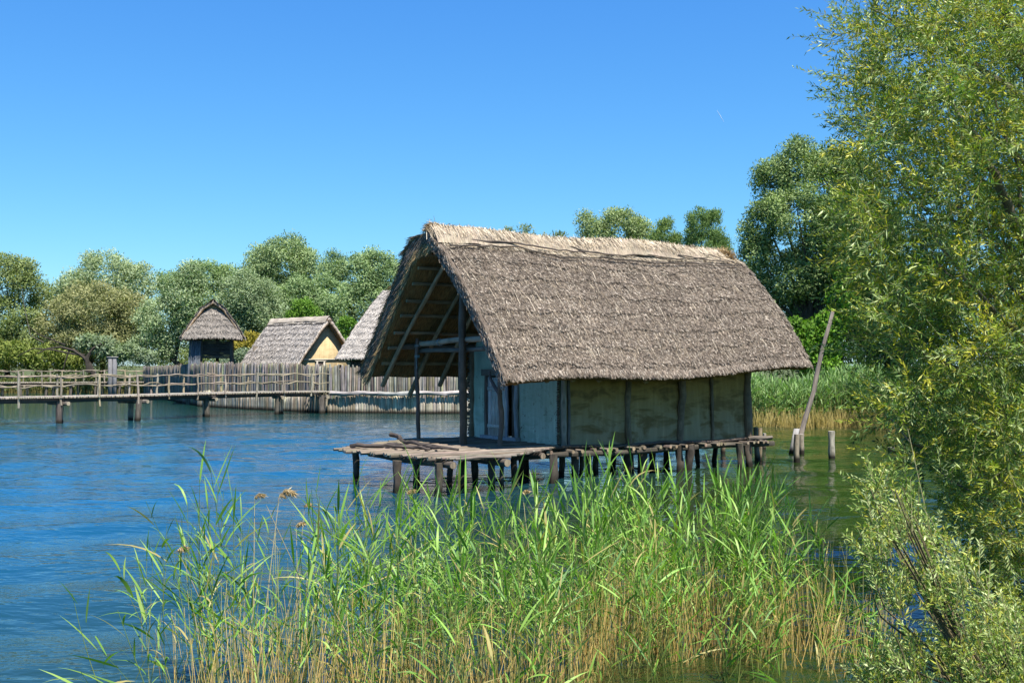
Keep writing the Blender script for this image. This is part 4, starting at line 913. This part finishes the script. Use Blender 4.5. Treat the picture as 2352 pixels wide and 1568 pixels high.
for i in range(14): m.box(T(0, -1.35+2.7*i/13, 3.62), r_*1.5, f_*.09, Vector((0, 0, .03)), jit((.12, .1, .08), .2))
m.build('platform', M['wood'], tw, False)
m = MB()
for q0, s0, q1, s1 in ((-1.45, 1.35, 1.45, 1.35), (-1.45, -1.35, 1.45, -1.35), (-1.35, 1.5, -1.35, -1.5), (1.35, 1.5, 1.35, -1.5)):
    for z in (3.5, 5.15): m.tube([T(q0, s0, z), T(q1, s1, z)], .07, 6, (.09, .075, .06), .05)
m.build('ring_beam', M['wood'], tw)
m = MB()
for i in range(6): m.box(T(-1.72+.14*i, 1.62+.0*i, 2.2), r_*.066-Vector((0, 0, 0)), f_*.025, Vector((.14, 0, 2.55)), jit((.10, .11, .13), .15))
m.build('board_screen', M['wood'], tw, False)

# gate post pair by the far walkway
gp = empty('gate_post', P(258, 900, 105.5), 'pair of upright grey timbers with a cap standing at the far walkway', 'post'); gp.location.z = 0; b = gp.location.copy()
m = MB()
for dx in (-.20, .21): m.box(b+Vector((dx, 0, 1.35)), (.17, 0, 0), (0, .12, 0), (0, 0, 2.25), jit((.15, .15, .155), .08))
m.build('upright', M['wood'], gp, False)
m = MB(); m.box(b+Vector((0, 0, 3.66)), (.5, 0, 0), (0, .16, 0), (0, 0, .06), (.22, .21, .2)); m.build('cap_board', M['wood'], gp, False)

# ---------------------------------------------------------------- visitor behind the palisade
def person(b):
    root = empty('person', b, 'person with dark hair behind the palisade left of the watchtower, only the head showing', 'person')
    J = {'pel': (0, 0, .95), 'sp': (0, 0, 1.2), 'ch': (0, 0, 1.4), 'nk': (0, 0, 1.52), 'lh': (-.1, 0, .9), 'lk': (-.11, -.02, .5), 'la': (-.11, 0, .08), 'lf': (-.11, -.14, .03), 'rh': (.1, 0, .9), 'rk': (.11, -.03, .5), 'ra': (.11, .02, .08), 'rf': (.11, -.12, .03),
         'ls': (-.19, 0, 1.43), 'le': (-.24, .02, 1.15), 'lw': (-.22, -.08, .9), 'rs': (.19, 0, 1.43), 're': (.24, .02, 1.15), 'rw': (.22, -.08, .9), 'hd': (0, -.01, 1.6), 'hc': (0, -.015, 1.68), 'ht': (0, -.01, 1.74)}
    R_ = dict(pel=.14, sp=.13, ch=.15, nk=.055, lh=.09, lk=.06, la=.045, lf=.035, rh=.09, rk=.06, ra=.045, rf=.035, ls=.06, le=.045, lw=.032, rs=.06, re=.045, rw=.032, hd=.075, hc=.09, ht=.075)
    E = [('pel', 'sp'), ('sp', 'ch'), ('ch', 'nk'), ('nk', 'hd'), ('hd', 'hc'), ('hc', 'ht'), ('pel', 'lh'), ('lh', 'lk'), ('lk', 'la'), ('la', 'lf'), ('pel', 'rh'), ('rh', 'rk'), ('rk', 'ra'), ('ra', 'rf'), ('ch', 'ls'), ('ls', 'le'), ('le', 'lw'), ('ch', 'rs'), ('rs', 're'), ('re', 'rw')]
    for sd, k in (('l', -1), ('r', 1)):
        for i in range(4):
            n1, n2 = f'{sd}g{i}', f'{sd}h{i}'; J[n1] = (k*.22+(i-1.5)*.004, -.10-(i-1.5)*.02, .83); J[n2] = (k*.215, -.11-(i-1.5)*.02, .775+.006*abs(i-1.5)); R_[n1] = R_[n2] = .009; E += [(sd+'w', n1), (n1, n2)]
        J[sd+'t'] = (k*.19, -.13, .84); R_[sd+'t'] = .011; E.append((sd+'w', sd+'t'))
    ks = list(J); me = bpy.data.meshes.new('body'); me.from_pydata([J[k] for k in ks], [(ks.index(a), ks.index(c)) for a, c in E], []); o = bpy.data.objects.new('body', me); C.objects.link(o); o.parent = root
    md = o.modifiers.new('Skin', 'SKIN'); sk = me.skin_vertices[0].data if me.skin_vertices else None
    if sk is None:
        bpy.context.view_layer.objects.active = o; bpy.ops.mesh.customdata_skin_add(); sk = me.skin_vertices[0].data
    for i, k in enumerate(ks): sk[i].radius = (R_[k], R_[k]*(.8 if k in ('pel', 'sp', 'ch') else 1)); sk[i].use_root = (k == 'pel')
    s2 = o.modifiers.new('Sub', 'SUBSURF'); s2.levels = 1; s2.render_levels = 2; me.materials.append(flat_mat('skin', (.42, .24, .17)))
    mh = MB(); pts = []
    for i in range(10):
        for j in range(9):
            a = 2*math.pi*i/9; e = math.pi/2*j/8*1.25-.4; pts.append(Vector(b)+Vector((math.cos(a)*math.cos(e)*.108, .012+math.sin(a)*math.cos(e)*.115, 1.70+math.sin(e)*.115)) if not (math.sin(a) < -.4 and e < .35) else Vector(b)+Vector((math.cos(a)*.09, -.06, 1.76)))
    mh.grid(pts, 10, 9, (.035, .022, .015)); mh.build('hair', M['straw'], root)
    m = MB(); m.tube([Vector(b)+Vector((0, 0, z)) for z in (.9, 1.1, 1.3, 1.42, 1.5)], [.19, .17, .2, .22, .1], 12, (.35, .1, .08)); m.build('shirt', M['rope'], root)
    m = MB()
    for k in (-1, 1): m.tube([Vector(b)+Vector((k*.09, 0, .95)), Vector(b)+Vector((k*.11, -.02, .5)), Vector(b)+Vector((k*.11, 0, .1))], [.12, .09, .075], 10, (.05, .07, .14))
    m.build('trousers', M['rope'], root)
pw = Vector((px2x(415, 96), 96, 1.28)); person(pw)
m = MB()
for i in range(24): m.box(pw+Vector((-2.4+i*.22, 0, -.06)), (.1, 0, 0), (0, 1.0, 0), (0, 0, .03), jit((.25, .22, .18), .2))
for x in (-2.2, 0, 2.4):
    for y in (-.8, .8): m.tube([pw+Vector((x, y, -2.2)), pw+Vector((x, y, -.09))], .09, 7, (.15, .12, .1))
o = m.build('inner_boardwalk', M['wood'], None, False, tuple(pw)); tag(o, 'plank boardwalk behind the dark stretch of palisade, under the visitor', 'boardwalk')

# ---------------------------------------------------------------- contrail
p0, p1 = P(1647, 254, 4200), P(1663, 281, 4200); m = MB(); m.tube([p0, p0.lerp(p1, .5), p1], [.5, 1.1, .3], 6, (1, 1, 1)); o = m.build('contrail', M['contrail'], None, True, tuple(p0)); tag(o, 'short faint white aircraft trail high in the blue sky', 'contrail')

# ---------------------------------------------------------------- reeds
def stem_arr(base, tip, bend, r, n=5):
    """polyline from base to tip arrays"""
    t = np.linspace(0, 1, n)[None, :, None]; return base[:, None]*(1-t)+tip[:, None]*t+bend[:, None]*(t*t-t)
class Veg:
    def __init__(s): s.V = []; s.F = []; s.C = []; s.n = 0
    def ribbons(s, Pt, S, Wd, col):
        """Pt (m,n,3) centre lines, S (m,3) side vectors, Wd (m,n) half-widths, col (m,n,3)"""
        m, n, _ = Pt.shape; L = Pt-S[:, None]*Wd[..., None]; R = Pt+S[:, None]*Wd[..., None]
        V = np.stack([L, R], 2).reshape(-1, 3); I = (np.arange(m*n*2).reshape(m, n, 2))+s.n
        F = np.stack([I[:, :-1, 0], I[:, :-1, 1], I[:, 1:, 1], I[:, 1:, 0]], -1).reshape(-1, 4)
        s.V.append(V); s.F.append(F); s.C.append(np.repeat(col.reshape(-1, 3), 2, axis=0)); s.n += len(V)
    def build(s, name, mat, parent=None, loc=None): return mesh_obj(name, np.concatenate(s.V), np.concatenate(s.F), mat, parent, np.concatenate(s.C), None, False, loc)
def reeds(veg, base, tip, r, nleaf, Ll, wl, leafcol, stemlo, stemhi, sw=.004, wind=(.25, 0), first=.3, droop=.25):
    n = len(base); bend = r.normal(size=(n, 3))*.10; bend[:, 2] = 0
    Pt = stem_arr(base, tip, bend, r, 6); tt_ = np.linspace(0, 1, 6)
    for S in (np.array((1., 0, 0)), np.array((0, 1., 0))):
        col = np.array(stemlo)*(1-tt_[:, None])+np.array(stemhi)*tt_[:, None]; col = np.repeat(col[None], n, 0)*r.uniform(.8, 1.2, (n, 1, 1))
        veg.ribbons(Pt, np.repeat(S[None], n, 0), np.repeat((sw*(1-.6*tt_))[None], n, 0), col)
    if nleaf == 0: return
    k = nleaf; idx = np.repeat(np.arange(n), k); m = n*k; u = first+(1-first)*((np.tile(np.arange(k), n)+r.uniform(0, 1, m)*.8)/k); u = np.minimum(u, .995)
    b, t = base[idx], tip[idx]; p = b*(1-u[:, None])+t*u[:, None]+bend[idx]*(u*u-u)[:, None]; ax = unit(t-b)
    az0 = r.uniform(0, 6.28, n)[idx]+np.tile(np.arange(k), n)*math.pi+r.normal(size=m)*.5
    out = np.stack([np.cos(az0), np.sin(az0)*.8, np.zeros(m)], -1)+np.array((wind[0], wind[1], 0)); out = unit(out)
    ang = r.uniform(.3, 1.05, m)*(1-.6*np.clip((u-.75)/.25, 0, 1)); L_ = Ll*r.uniform(.65, 1.25, m)*(1-.15*u)
    d0 = ax*np.cos(ang)[:, None]+out*np.sin(ang)[:, None]; dr = (r.uniform(.1, 1.0, m)**1.5*droop*1.6)
    q = np.linspace(0, 1, 6); Pt = p[:, None]+d0[:, None]*(L_[:, None, None]*q[None, :, None])*1.0+(out*.5+np.array((0, 0, -1.)))[:, None]*(dr*L_)[:, None, None]*(q**2.2)[None, :, None]
    side = unit(np.cross(d0, out+r.normal(size=(m, 3))*.35)); w_ = np.array([.35, .9, 1, .8, .45, .03])[None]*(wl*r.uniform(.7, 1.2, m))[:, None]
    lc = np.array(leafcol)[r.randint(0, len(leafcol), m)]*r.uniform(.8, 1.2, (m, 1)); veg.ribbons(Pt, side, w_, np.repeat(lc[:, None], 6, 1))
GR = [(.40, .33, .12)]+[(.15, .30, .04), (.19, .35, .06), (.24, .40, .07), (.11, .24, .035)]*2+[ (.22, .37, .06), (.11, .22, .04), (.28, .41, .09), (.15, .28, .09)]
GOLD = (.88, .62, .25); r = np.random.RandomState(5)
tipx = [150, 270, 340, 420, 480, 540, 620, 700, 760, 850, 950, 1050, 1150, 1250, 1330, 1420, 1500, 1600, 1700, 1770, 1850, 1920, 2000, 2080]
tipy = [1440, 1320, 1200, 1170, 1085, 1130, 1210, 1210, 1090, 1110, 1075, 1085, 1095, 1110, 1070, 1030, 1070, 1085, 1075, 1085, 1150, 1200, 1300, 1400]
def bed(n, xlo, xhi, ylo, yhi, spread, seed, dens=None):
    r = np.random.RandomState(seed); px = r.uniform(xlo, xhi, n*3)
    if dens: keep = r.uniform(0, 1, n*3) < np.interp(px, *dens)*np.clip(.62+.5*np.sin(px*.043+1)*np.sin(px*.017+2)+.35*np.sin(px*.11), .12, 1); px = px[keep]
    px = px[:n]; n = len(px)
    Yd = np.interp(px, [150, 500, 1250, 1450, 1850, 2100], [9.4, 9.6, 10.2, 12.2, 12.0, 10.5])+r.uniform(ylo, yhi, n)
    ty = np.interp(px, tipx, tipy)+(45*np.interp(px, [700, 800, 1300, 1400], [0, 1, 1, .3]) if spread > 100 else 0)+np.abs(r.normal(size=n))*spread; lean = r.normal(size=n)*75+8
    tx = px+lean*.5; bx = px-lean*.5-r.normal(size=n)*25
    tip = np.stack([(tx-1176)/FP*Yd, Yd+r.normal(size=n)*.12, EYE-(ty-839)*Yd/FP], -1); tip[:, 2] = np.maximum(tip[:, 2], .35)
    base = np.stack([(bx-1176)/FP*Yd, Yd, np.full(n, -.25)], -1); return base, tip
dens = ([150, 330, 450, 520, 620, 740, 800, 1200, 1300, 1450, 1750, 1850, 1950, 2100], [.05, .10, .24, .36, .24, .30, .62, .62, .85, 1, .95, .5, .22, .15])
vg = Veg()
b, t = bed(410, 330, 2060, -.9, 1.9, 150, 1, dens); reeds(vg, b, t, r, 10, .38, .0078, GR, (.60, .48, .18), (.20, .28, .08), first=.40, wind=(-.45, -.1), droop=.42)
b, t = bed(130, 430, 1900, -.6, 1.2, 70, 2, dens); reeds(vg, b, t, r, 9, .46, .0105, GR, (.30, .30, .09), (.14, .22, .06), .005, first=.4, droop=.12)
b, t = bed(110, 1000, 2050, -2.3, -.8, 300, 3, dens); reeds(vg, b, t, r, 5, .38, .009, GR, (.30, .30, .09), (.14, .22, .06), first=.5)
rb = vg.build('reed_bed', M['reed']); tag(rb, 'dense bed of tall green reeds growing out of the water in the foreground', 'reeds', kind='stuff')
vg = Veg(); dd = ([150, 420, 520, 620, 900, 1250, 1400, 1850, 1950, 2100], [.0, .1, .35, .55, .5, .45, 1, 1, .45, .2])
for n_, c_, hh in ((950, GOLD, (.3, 1.05)), (350, (.5, .28, .10), (.2, .7)), (260, (.58, .50, .24), (.5, 1.4))):
    rr = np.random.RandomState(n_); px = rr.uniform(380, 2060, n_*3); px = px[rr.uniform(0, 1, n_*3) < np.interp(px, *dd)][:n_]; n = len(px)
    Yd = np.interp(px, [150, 500, 1250, 1450, 1850, 2100], [9.2, 9.4, 10.0, 12.0, 11.8, 10.3])+rr.uniform(-.9, 1.3, n)
    base = np.stack([(px-1176)/FP*Yd, Yd, np.full(n, -.25)], -1); hgt = rr.uniform(*hh, n); tip = base+np.stack([rr.normal(size=n)*.16, rr.normal(size=n)*.08, hgt+.25], -1)
    reeds(vg, base, tip, rr, 0, 0, 0, None, tuple(x*.8 for x in c_), c_, .0038)
rb = vg.build('dry_reed_stems', M['reed']); tag(rb, 'golden dry stems standing in the water under the green reeds', 'dry reeds', kind='stuff')
# single reeds at the thin left margin
def single_reed(path, label, nl, Ll, seed, Yd):
    (x0, y0), (x1, y1) = path; rr = np.random.RandomState(seed); tip = np.array([P(x1, y1, Yd+U(-.2, .2))]); base = np.array([P(x0, y0, Yd)]); 
    if base[0, 2] > -.2:  k = (base[0, 2]+.25)/max(.05, tip[0, 2]-base[0, 2]); base = base-(tip-base)*k
    root = empty('reed', (base[0][0], base[0][1], 0), label, 'reed', 'single green reeds at the left margin')
    v1 = Veg(); reeds(v1, base, tip, rr, 0, 0, 0, None, (.32, .30, .10), (.14, .24, .06), .005); v1.build('stem', M['reed'], root)
    v2 = Veg(); v2n = reeds(v2, base, tip, rr, nl, Ll, .0125, GR, (.1, .2, .05), (.1, .2, .05), .001, first=.25); v2.build('leaves', M['reed'], root)
single_reed(((395, 1560), (262, 1282)), 'reed leaning far left with long drooping leaves at mid height', 9, .45, 1, 9.3)
single_reed(((480, 1500), (335, 1150)), 'tall reed arching left beside the first group of plumes', 10, .45, 2, 9.6)
single_reed(((235, 1560), (165, 1360)), 'thin isolated reed nearest the left edge of the photo', 6, .36, 3, 9.2)
single_reed(((330, 1560), (270, 1400)), 'short reed between the isolated reed and the arching ones', 7, .34, 4, 9.0)
single_reed(((370, 1640), (230, 1490)), 'low reed spreading its leaves at the bottom left corner area', 8, .45, 5, 8.6)
single_reed(((545, 1500), (482, 1070)), 'tallest upright reed of the left group', 13, .44, 6, 9.8)
single_reed(((470, 1520), (415, 1180)), 'slim reed just left of the tallest upright reed', 9, .40, 7, 9.7)
single_reed(((250, 1640), (185, 1540)), 'lowest reed at the bottom edge with wide flat leaves', 6, .5, 8, 8.4)
# dry reeds with plumes
def plume_reed(x0, y0, x1, y1, label, Yd, sz, plume=True):
    rr = np.random.RandomState(int(x0)); tip = P(x1, y1, Yd); base = P(x0, y0, Yd); d = (tip-base).normalized(); base = base-d*((base.z+.25)/d.z) if base.z > -.25 else base
    root = empty('dry_reed', (base.x, base.y, 0), label, 'dry reed', 'pale dry reeds standing above the green bed')
    v1 = Veg(); reeds(v1, np.array([base]), np.array([tip]), rr, 0, 0, 0, None, (.5, .38, .2), (.62, .5, .33), .006); v1.build('stem', M['reed'], root)
    if plume:
        n = 160; u = rr.uniform(0, 1, n); arc = np.stack([u*.55*sz*1.2, rr.normal(size=n)*.01, (u*.9-u*u*.75)*sz], -1); p = np.array(tip)+arc
        D = unit(np.stack([.6+rr.normal(size=n)*.35, rr.normal(size=n)*.4, -.65+rr.normal(size=n)*.35], -1)); V, F, cc = leaves_quads(p, D, unit(rr.normal(size=(n, 3))), sz*rr.uniform(.25, .6, n), np.full(n, .004), np.array([(.42, .29, .16)])*rr.uniform(.6, 1.3, (n, 1)))
        mesh_obj('plume', V, F, M['reed'], root, cc)
plume_reed(578, 1500, 585, 1140, 'upright dry reed with a drooping plume, left of the bushiest plume', 9.6, .10)
plume_reed(600, 1480, 642, 1135, 'dry reed carrying the largest bushy plume', 9.7, .16)
plume_reed(690, 1440, 700, 1160, 'thin dry reed with a very small plume right of the bushiest one', 9.9, .07)
plume_reed(505, 1480, 408, 1262, 'dry reed leaning left with a small brown plume', 9.4, .10)
plume_reed(665, 1470, 680, 1205, 'short dry reed with a compact plume low among the leaves', 9.8, .09)
plume_reed(760, 1500, 612, 1160, 'bare dry stalk slanting from the plumes down to the right', 9.5, .1, False)
plume_reed(840, 1560, 705, 1290, 'lower bare stalk slanting down to the right', 9.3, .1, False)
plume_reed(1240, 1560, 1200, 1130, 'dry stalk with a narrow brown head before the hut piles', 9.8, .07)
plume_reed(960, 1500, 935, 1130, 'dry stalk with a small head rising left of the tallest leaves', 9.9, .08)
plume_reed(2165, 1420, 2085, 985, 'long bare straw-coloured stalk leaning in front of the willow', 8.6, .05, False)
# far reed banks
vg = Veg(); rr = np.random.RandomState(9); n = 2600; px = rr.uniform(1640, 2330, n); Yd = 53.5+rr.uniform(0, 4.5, n)+np.maximum(0, 1760-px)*.02-np.maximum(0, px-1960)*.035
base = np.stack([(px-1176)/FP*Yd, Yd, np.full(n, -.2)], -1); tip = base+np.stack([rr.normal(size=n)*.25, rr.normal(size=n)*.2, 2.0+rr.uniform(0, .75, n)+.35*np.sin(px*.02)], -1)
reeds(vg, base, tip, rr, 7, .6, .022, [(.17, .28, .09), (.21, .34, .11), (.13, .23, .08), (.26, .38, .13)], (.55, .42, .16), (.12, .18, .07), .011, first=.33)
n = 1900; px = rr.uniform(1640, 2330, n); Yd = 52.9+rr.uniform(0, 1.6, n)+np.maximum(0, 1760-px)*.02-np.maximum(0, px-1960)*.035; base = np.stack([(px-1176)/FP*Yd, Yd, np.full(n, -.2)], -1); tip = base+np.stack([rr.normal(size=n)*.2, rr.normal(size=n)*.1, rr.uniform(.6, 1.2, n)], -1)
reeds(vg, base, tip, rr, 0, 0, 0, None, (.50, .37, .14), (.66, .52, .22), .014)
o = vg.build('reed_bank', M['reed']); tag(o, 'green reeds with yellow stems along the right bank behind the leaning pole', 'reeds', kind='stuff')
vg = Veg(); n = 2600; px = rr.uniform(-150, 480, n); Yd = 118+rr.uniform(0, 4, n); base = np.stack([(px-1176)/FP*Yd, Yd, np.full(n, -.1)], -1); tip = base+np.stack([rr.normal(size=n)*.2, rr.normal(size=n)*.2, rr.uniform(1.0, 2.0, n)], -1)
reeds(vg, base, tip, rr, 3, .6, .05, [(.16, .2, .06), (.22, .23, .08), (.12, .17, .05)], (.34, .27, .10), (.22, .22, .08), .03)
o = vg.build('reed_bank', M['reed']); tag(o, 'yellow green reeds on the far bank under the left-hand trees', 'reeds', kind='stuff')

# ---------------------------------------------------------------- near willow, right edge
def in_poly(px, py, poly):
    inside = np.zeros(len(px), bool); j = len(poly)-1
    for i in range(len(poly)):
        xi, yi = poly[i]; xj, yj = poly[j]; c = ((yi > py) != (yj > py)) & (px < (xj-xi)*(py-yi)/(yj-yi+1e-9)+xi); inside ^= c; j = i
    return inside
def twig_cloud(poly, n, Ylo, Yhi, seed, L_, nl, ll, lw, c_set, dirf, bright=None):
    r = np.random.RandomState(seed); xs = [p[0] for p in poly]; ys = [p[1] for p in poly]; px = r.uniform(min(xs), max(xs), n*9); py = r.uniform(min(ys), max(ys), n*9); k = in_poly(px, py, poly); px, py = px[k], py[k]
    if bright: k2 = r.uniform(0, 1, len(px)) < np.clip(.55+.9*np.sin(px*.031+py*.012)*np.sin(py*.027-px*.011+1)+.6*np.sin(px*.06+py*.043)+.3*np.sin(px*.017), .03, 1); px, py = px[k2], py[k2]
    px, py = px[:n], py[:n]; n = len(px)
    # clumpy depth: leaf masses at several depths leave hollows
    Yd = Ylo+(Yhi-Ylo)*np.clip(.5+.42*np.sin(px*.021+py*.013+seed)*np.cos(py*.017-px*.006)+r.normal(size=n)*.22, 0, 1)
    base = np.stack([(px-1176)/FP*Yd, Yd, EYE+(839-py)*Yd/FP], -1); d = unit(dirf(px, py, r, n)); Ls = L_*r.uniform(.6, 1.3, n); tip = base+d*Ls[:, None]
    droop = -.10*Ls
    vt = Veg(); q = np.linspace(0, 1, 5); Pt = base[:, None]+(tip-base)[:, None]*q[None, :, None]; Pt[..., 2] += droop[:, None]*(q**2)[None]
    for S in (np.array((1., 0, 0)), np.array((0, 0, 1.))): vt.ribbons(Pt, np.repeat(S[None], n, 0), np.repeat((.0035*(1-.7*q))[None], n, 0), np.repeat(np.repeat(np.array([[(.16, .14, .06)]]), n, 0), 5, 1))
    idx = np.repeat(np.arange(n), nl); m = n*nl; u = (np.tile(np.arange(nl), n)+r.uniform(0, 1, m))/nl; p = base[idx]+(tip-base)[idx]*u[:, None]; p[:, 2] += droop[idx]*u*u; ax = d[idx]
    o = unit(np.cross(ax, unit(r.normal(size=(m, 3))))); D = unit(ax*r.uniform(.5, 1.1, m)[:, None]+o*r.uniform(.5, 1.0, m)[:, None]+np.array((0, 0, -.12))); Nn = unit(r.normal(size=(m, 3))+np.array((.1, -.3, .8)))
    ls = ll*r.uniform(.6, 1.25, m)*(1-.35*u); base_c = np.array(c_set)[r.randint(0, len(c_set), n)][idx]; col = base_c*r.uniform(.75, 1.3, (m, 1))
    old = r.uniform(0, 1, m) < .06; col[old] = np.array((.34, .30, .04))
    V, F, cc = leaves_quads(p, D, Nn, ls, np.full(m, lw)*r.uniform(.8, 1.2, m), col); return vt, V, F, cc
def willow():
    root = empty('willow_tree', (6.9, 13.6, -.1), 'large near willow with narrow glossy leaves filling the right side', 'tree')
    m = MB(); BK = (.17, .145, .10)
    def lb(pts, r0, r1): 
        q = []; 
        for i, (a, b, y_) in enumerate(pts): q.append(P(a, b, y_))
        out = []
        for i in range(len(q)-1):
            for k in range(3): out.append(q[i].lerp(q[i+1], k/3)+Vector((U(-.02, .02), U(-.02, .02), U(-.02, .02))))
        out.append(q[-1]); m.tube(out, [r0+(r1-r0)*i/(len(out)-1) for i in range(len(out))], 8, jit(BK, .1), .08)
    lb([(2470, 1500, 13.6), (2460, 1250, 13.5), (2440, 1000, 13.3), (2430, 800, 13.2)], .22, .15)
    lb([(2430, 800, 13.2), (2390, 620, 13.0), (2325, 500, 12.6), (2285, 400, 12.4), (2250, 330, 12.3), (2190, 240, 12.2), (2140, 150, 12.2)], .075, .015)
    lb([(2435, 900, 13.2), (2350, 780, 12.2), (2270, 700, 11.9), (2215, 640, 11.8), (2160, 560, 11.8), (2120, 500, 11.8)], .035, .008)
    lb([(2430, 800, 13.2), (2440, 500, 13.6), (2380, 250, 13.8), (2320, 50, 13.8), (2280, -80, 13.8)], .11, .04)
    lb([(2350, 560, 12.8), (2345, 400, 12.8), (2300, 300, 12.9), (2270, 180, 12.9)], .03, .01)
    lb([(2380, 250, 13.8), (2200, 120, 13.6), (2080, 60, 13.4), (2000, 20, 13.3)], .04, .01)
    lb([(2440, 1000, 13.3), (2300, 900, 13.4), (2150, 820, 13.5), (2030, 780, 13.6)], .05, .012)
    lb([(2450, 1150, 13.4), (2320, 1100, 13.2), (2200, 1060, 13.2), (2110, 1020, 13.2)], .045, .01)
    lb([(2455, 1250, 13.5), (2350, 1240, 12.8), (2250, 1210, 12.6)], .04, .01)
    for k in range(16):
        x, y = U(2050, 2330), U(60, 1150); lb([(2420, y+150, 13.2), ((2420+x)/2, y+60, 13+U(-.5, .5)), (x, y, 13+U(-.8, .8)), (x-60, y-70, 13+U(-.8, .8))], .022, .006)
    m.build('trunk', M['bark'], root)
    poly = [(2010, -60), (2025, 20), (1985, 60), (2025, 120), (1980, 185), (2020, 250), (1990, 330), (2010, 400), (1965, 480), (1995, 560), (1975, 650), (2000, 720), (1985, 800), (2030, 880), (2040, 960), (2095, 1010), (2085, 1060), (2150, 1110), (2180, 1180), (2230, 1260), (2260, 1350), (2360, 1460), (2560, 1500), (2560, -60)]
    YG = [(.23, .28, .035), (.15, .22, .04), (.36, .34, .03), (.11, .18, .05), (.32, .38, .15)]; DG = [(.045, .085, .025), (.04, .075, .03), (.06, .11, .03)]
    def df(px, py, r, n): return np.stack([-.45+r.normal(size=n)*.55, -.25+r.normal(size=n)*.45, .30+r.normal(size=n)*.5], -1)
    a = twig_cloud(poly, 4000, 11.0, 14.4, 3, .60, 28, .105, .0072, YG, df, True); b = twig_cloud(poly, 2700, 13.8, 16.6, 4, .6, 24, .12, .011, DG+YG[:2], df)  # back layer's dark leaf colours paint in the crown's inner shade
    tp = [(1965, 40), (1940, 20), (1880, 70), (1945, 170), (1930, 200), (1910, 250), (1925, 240), (1905, 480), (1900, 570), (1950, 560), (1960, 420), (1960, 650), (2000, 30)]
    spr = [(x+20, y-25) for x, y in tp]+[(2100, 500), (2100, 100)]
    cpoly = [(1900, 40), (1960, 10), (2010, 60), (1930, 110)]; c = twig_cloud(cpoly, 26, 12.0, 13.2, 6, .5, 22, .09, .0075, YG, df)
    cpoly2 = [(1925, 180), (1985, 170), (1990, 620), (1920, 600), (1950, 400)]; e = twig_cloud(cpoly2, 120, 12.0, 13.4, 7, .5, 22, .09, .0075, YG, df)
    vt = Veg()
    for x in (a, b, c, e):
        for V_, F_, C_ in zip(x[0].V, x[0].F, x[0].C): vt.V.append(V_); vt.F.append(F_-F_.min()+vt.n); vt.C.append(C_); vt.n += len(V_)
    vt.build('twigs', M['reed'], root)
    V = np.concatenate([x[1] for x in (a, b, c, e)]); cc = np.concatenate([x[3] for x in (a, b, c, e)])
    mesh_obj('crown', V, np.arange(len(V)).reshape(-1, 4), M['leaf'], root, cc)
willow()
def shrub():
    root = empty('willow_shrub', (3.9, 7.2, -.1), 'low silvery willow shrub in the bottom right corner', 'shrub')
    m = MB(); SG = [(.29, .36, .11), (.23, .31, .07), (.35, .40, .17), (.17, .25, .05), (.33, .34, .05)]
    for k in range(34):
        x, y = random.choice([(2010, 1120), (2035, 1110), (2060, 1160), (2090, 1170), (2120, 1180), (2150, 1260), (2180, 1300), (2220, 1340), (2030, 1200), (2010, 1280), (2060, 1400), (2280, 1420), (2000, 1500), (2100, 1500)])
        x += U(-20, 40); y += U(0, 60); yy = U(7.0, 8.4); m.tube([P(2330+U(-80, 60), 1700, 7.4), P((2300+x)/2, (1650+y)/2+20, 7.6), P(x+30, y+80, yy), P(x, y, yy)], [.012, .009, .006, .003], 5, (.16, .13, .07), .05)
    m.build('stems', M['bark'], root)
    poly = [(2000, 1140), (2030, 1105), (2055, 1150), (2090, 1140), (2110, 1200), (2160, 1230), (2190, 1290), (2250, 1330), (2300, 1420), (2380, 1440), (2380, 1640), (1960, 1640), (1975, 1540), (2060, 1480), (2080, 1430), (2010, 1370), (1995, 1250)]
    def df(px, py, r, n): return np.stack([-.35+r.normal(size=n)*.35, r.normal(size=n)*.35, .85+r.normal(size=n)*.35], -1)
    x = twig_cloud(poly, 900, 6.8, 8.6, 12, .30, 24, .056, .0055, SG, df, True); x[0].build('twigs', M['reed'], root); mesh_obj('leaves', x[1], x[2], M['leaf'], root, x[3])
shrub()
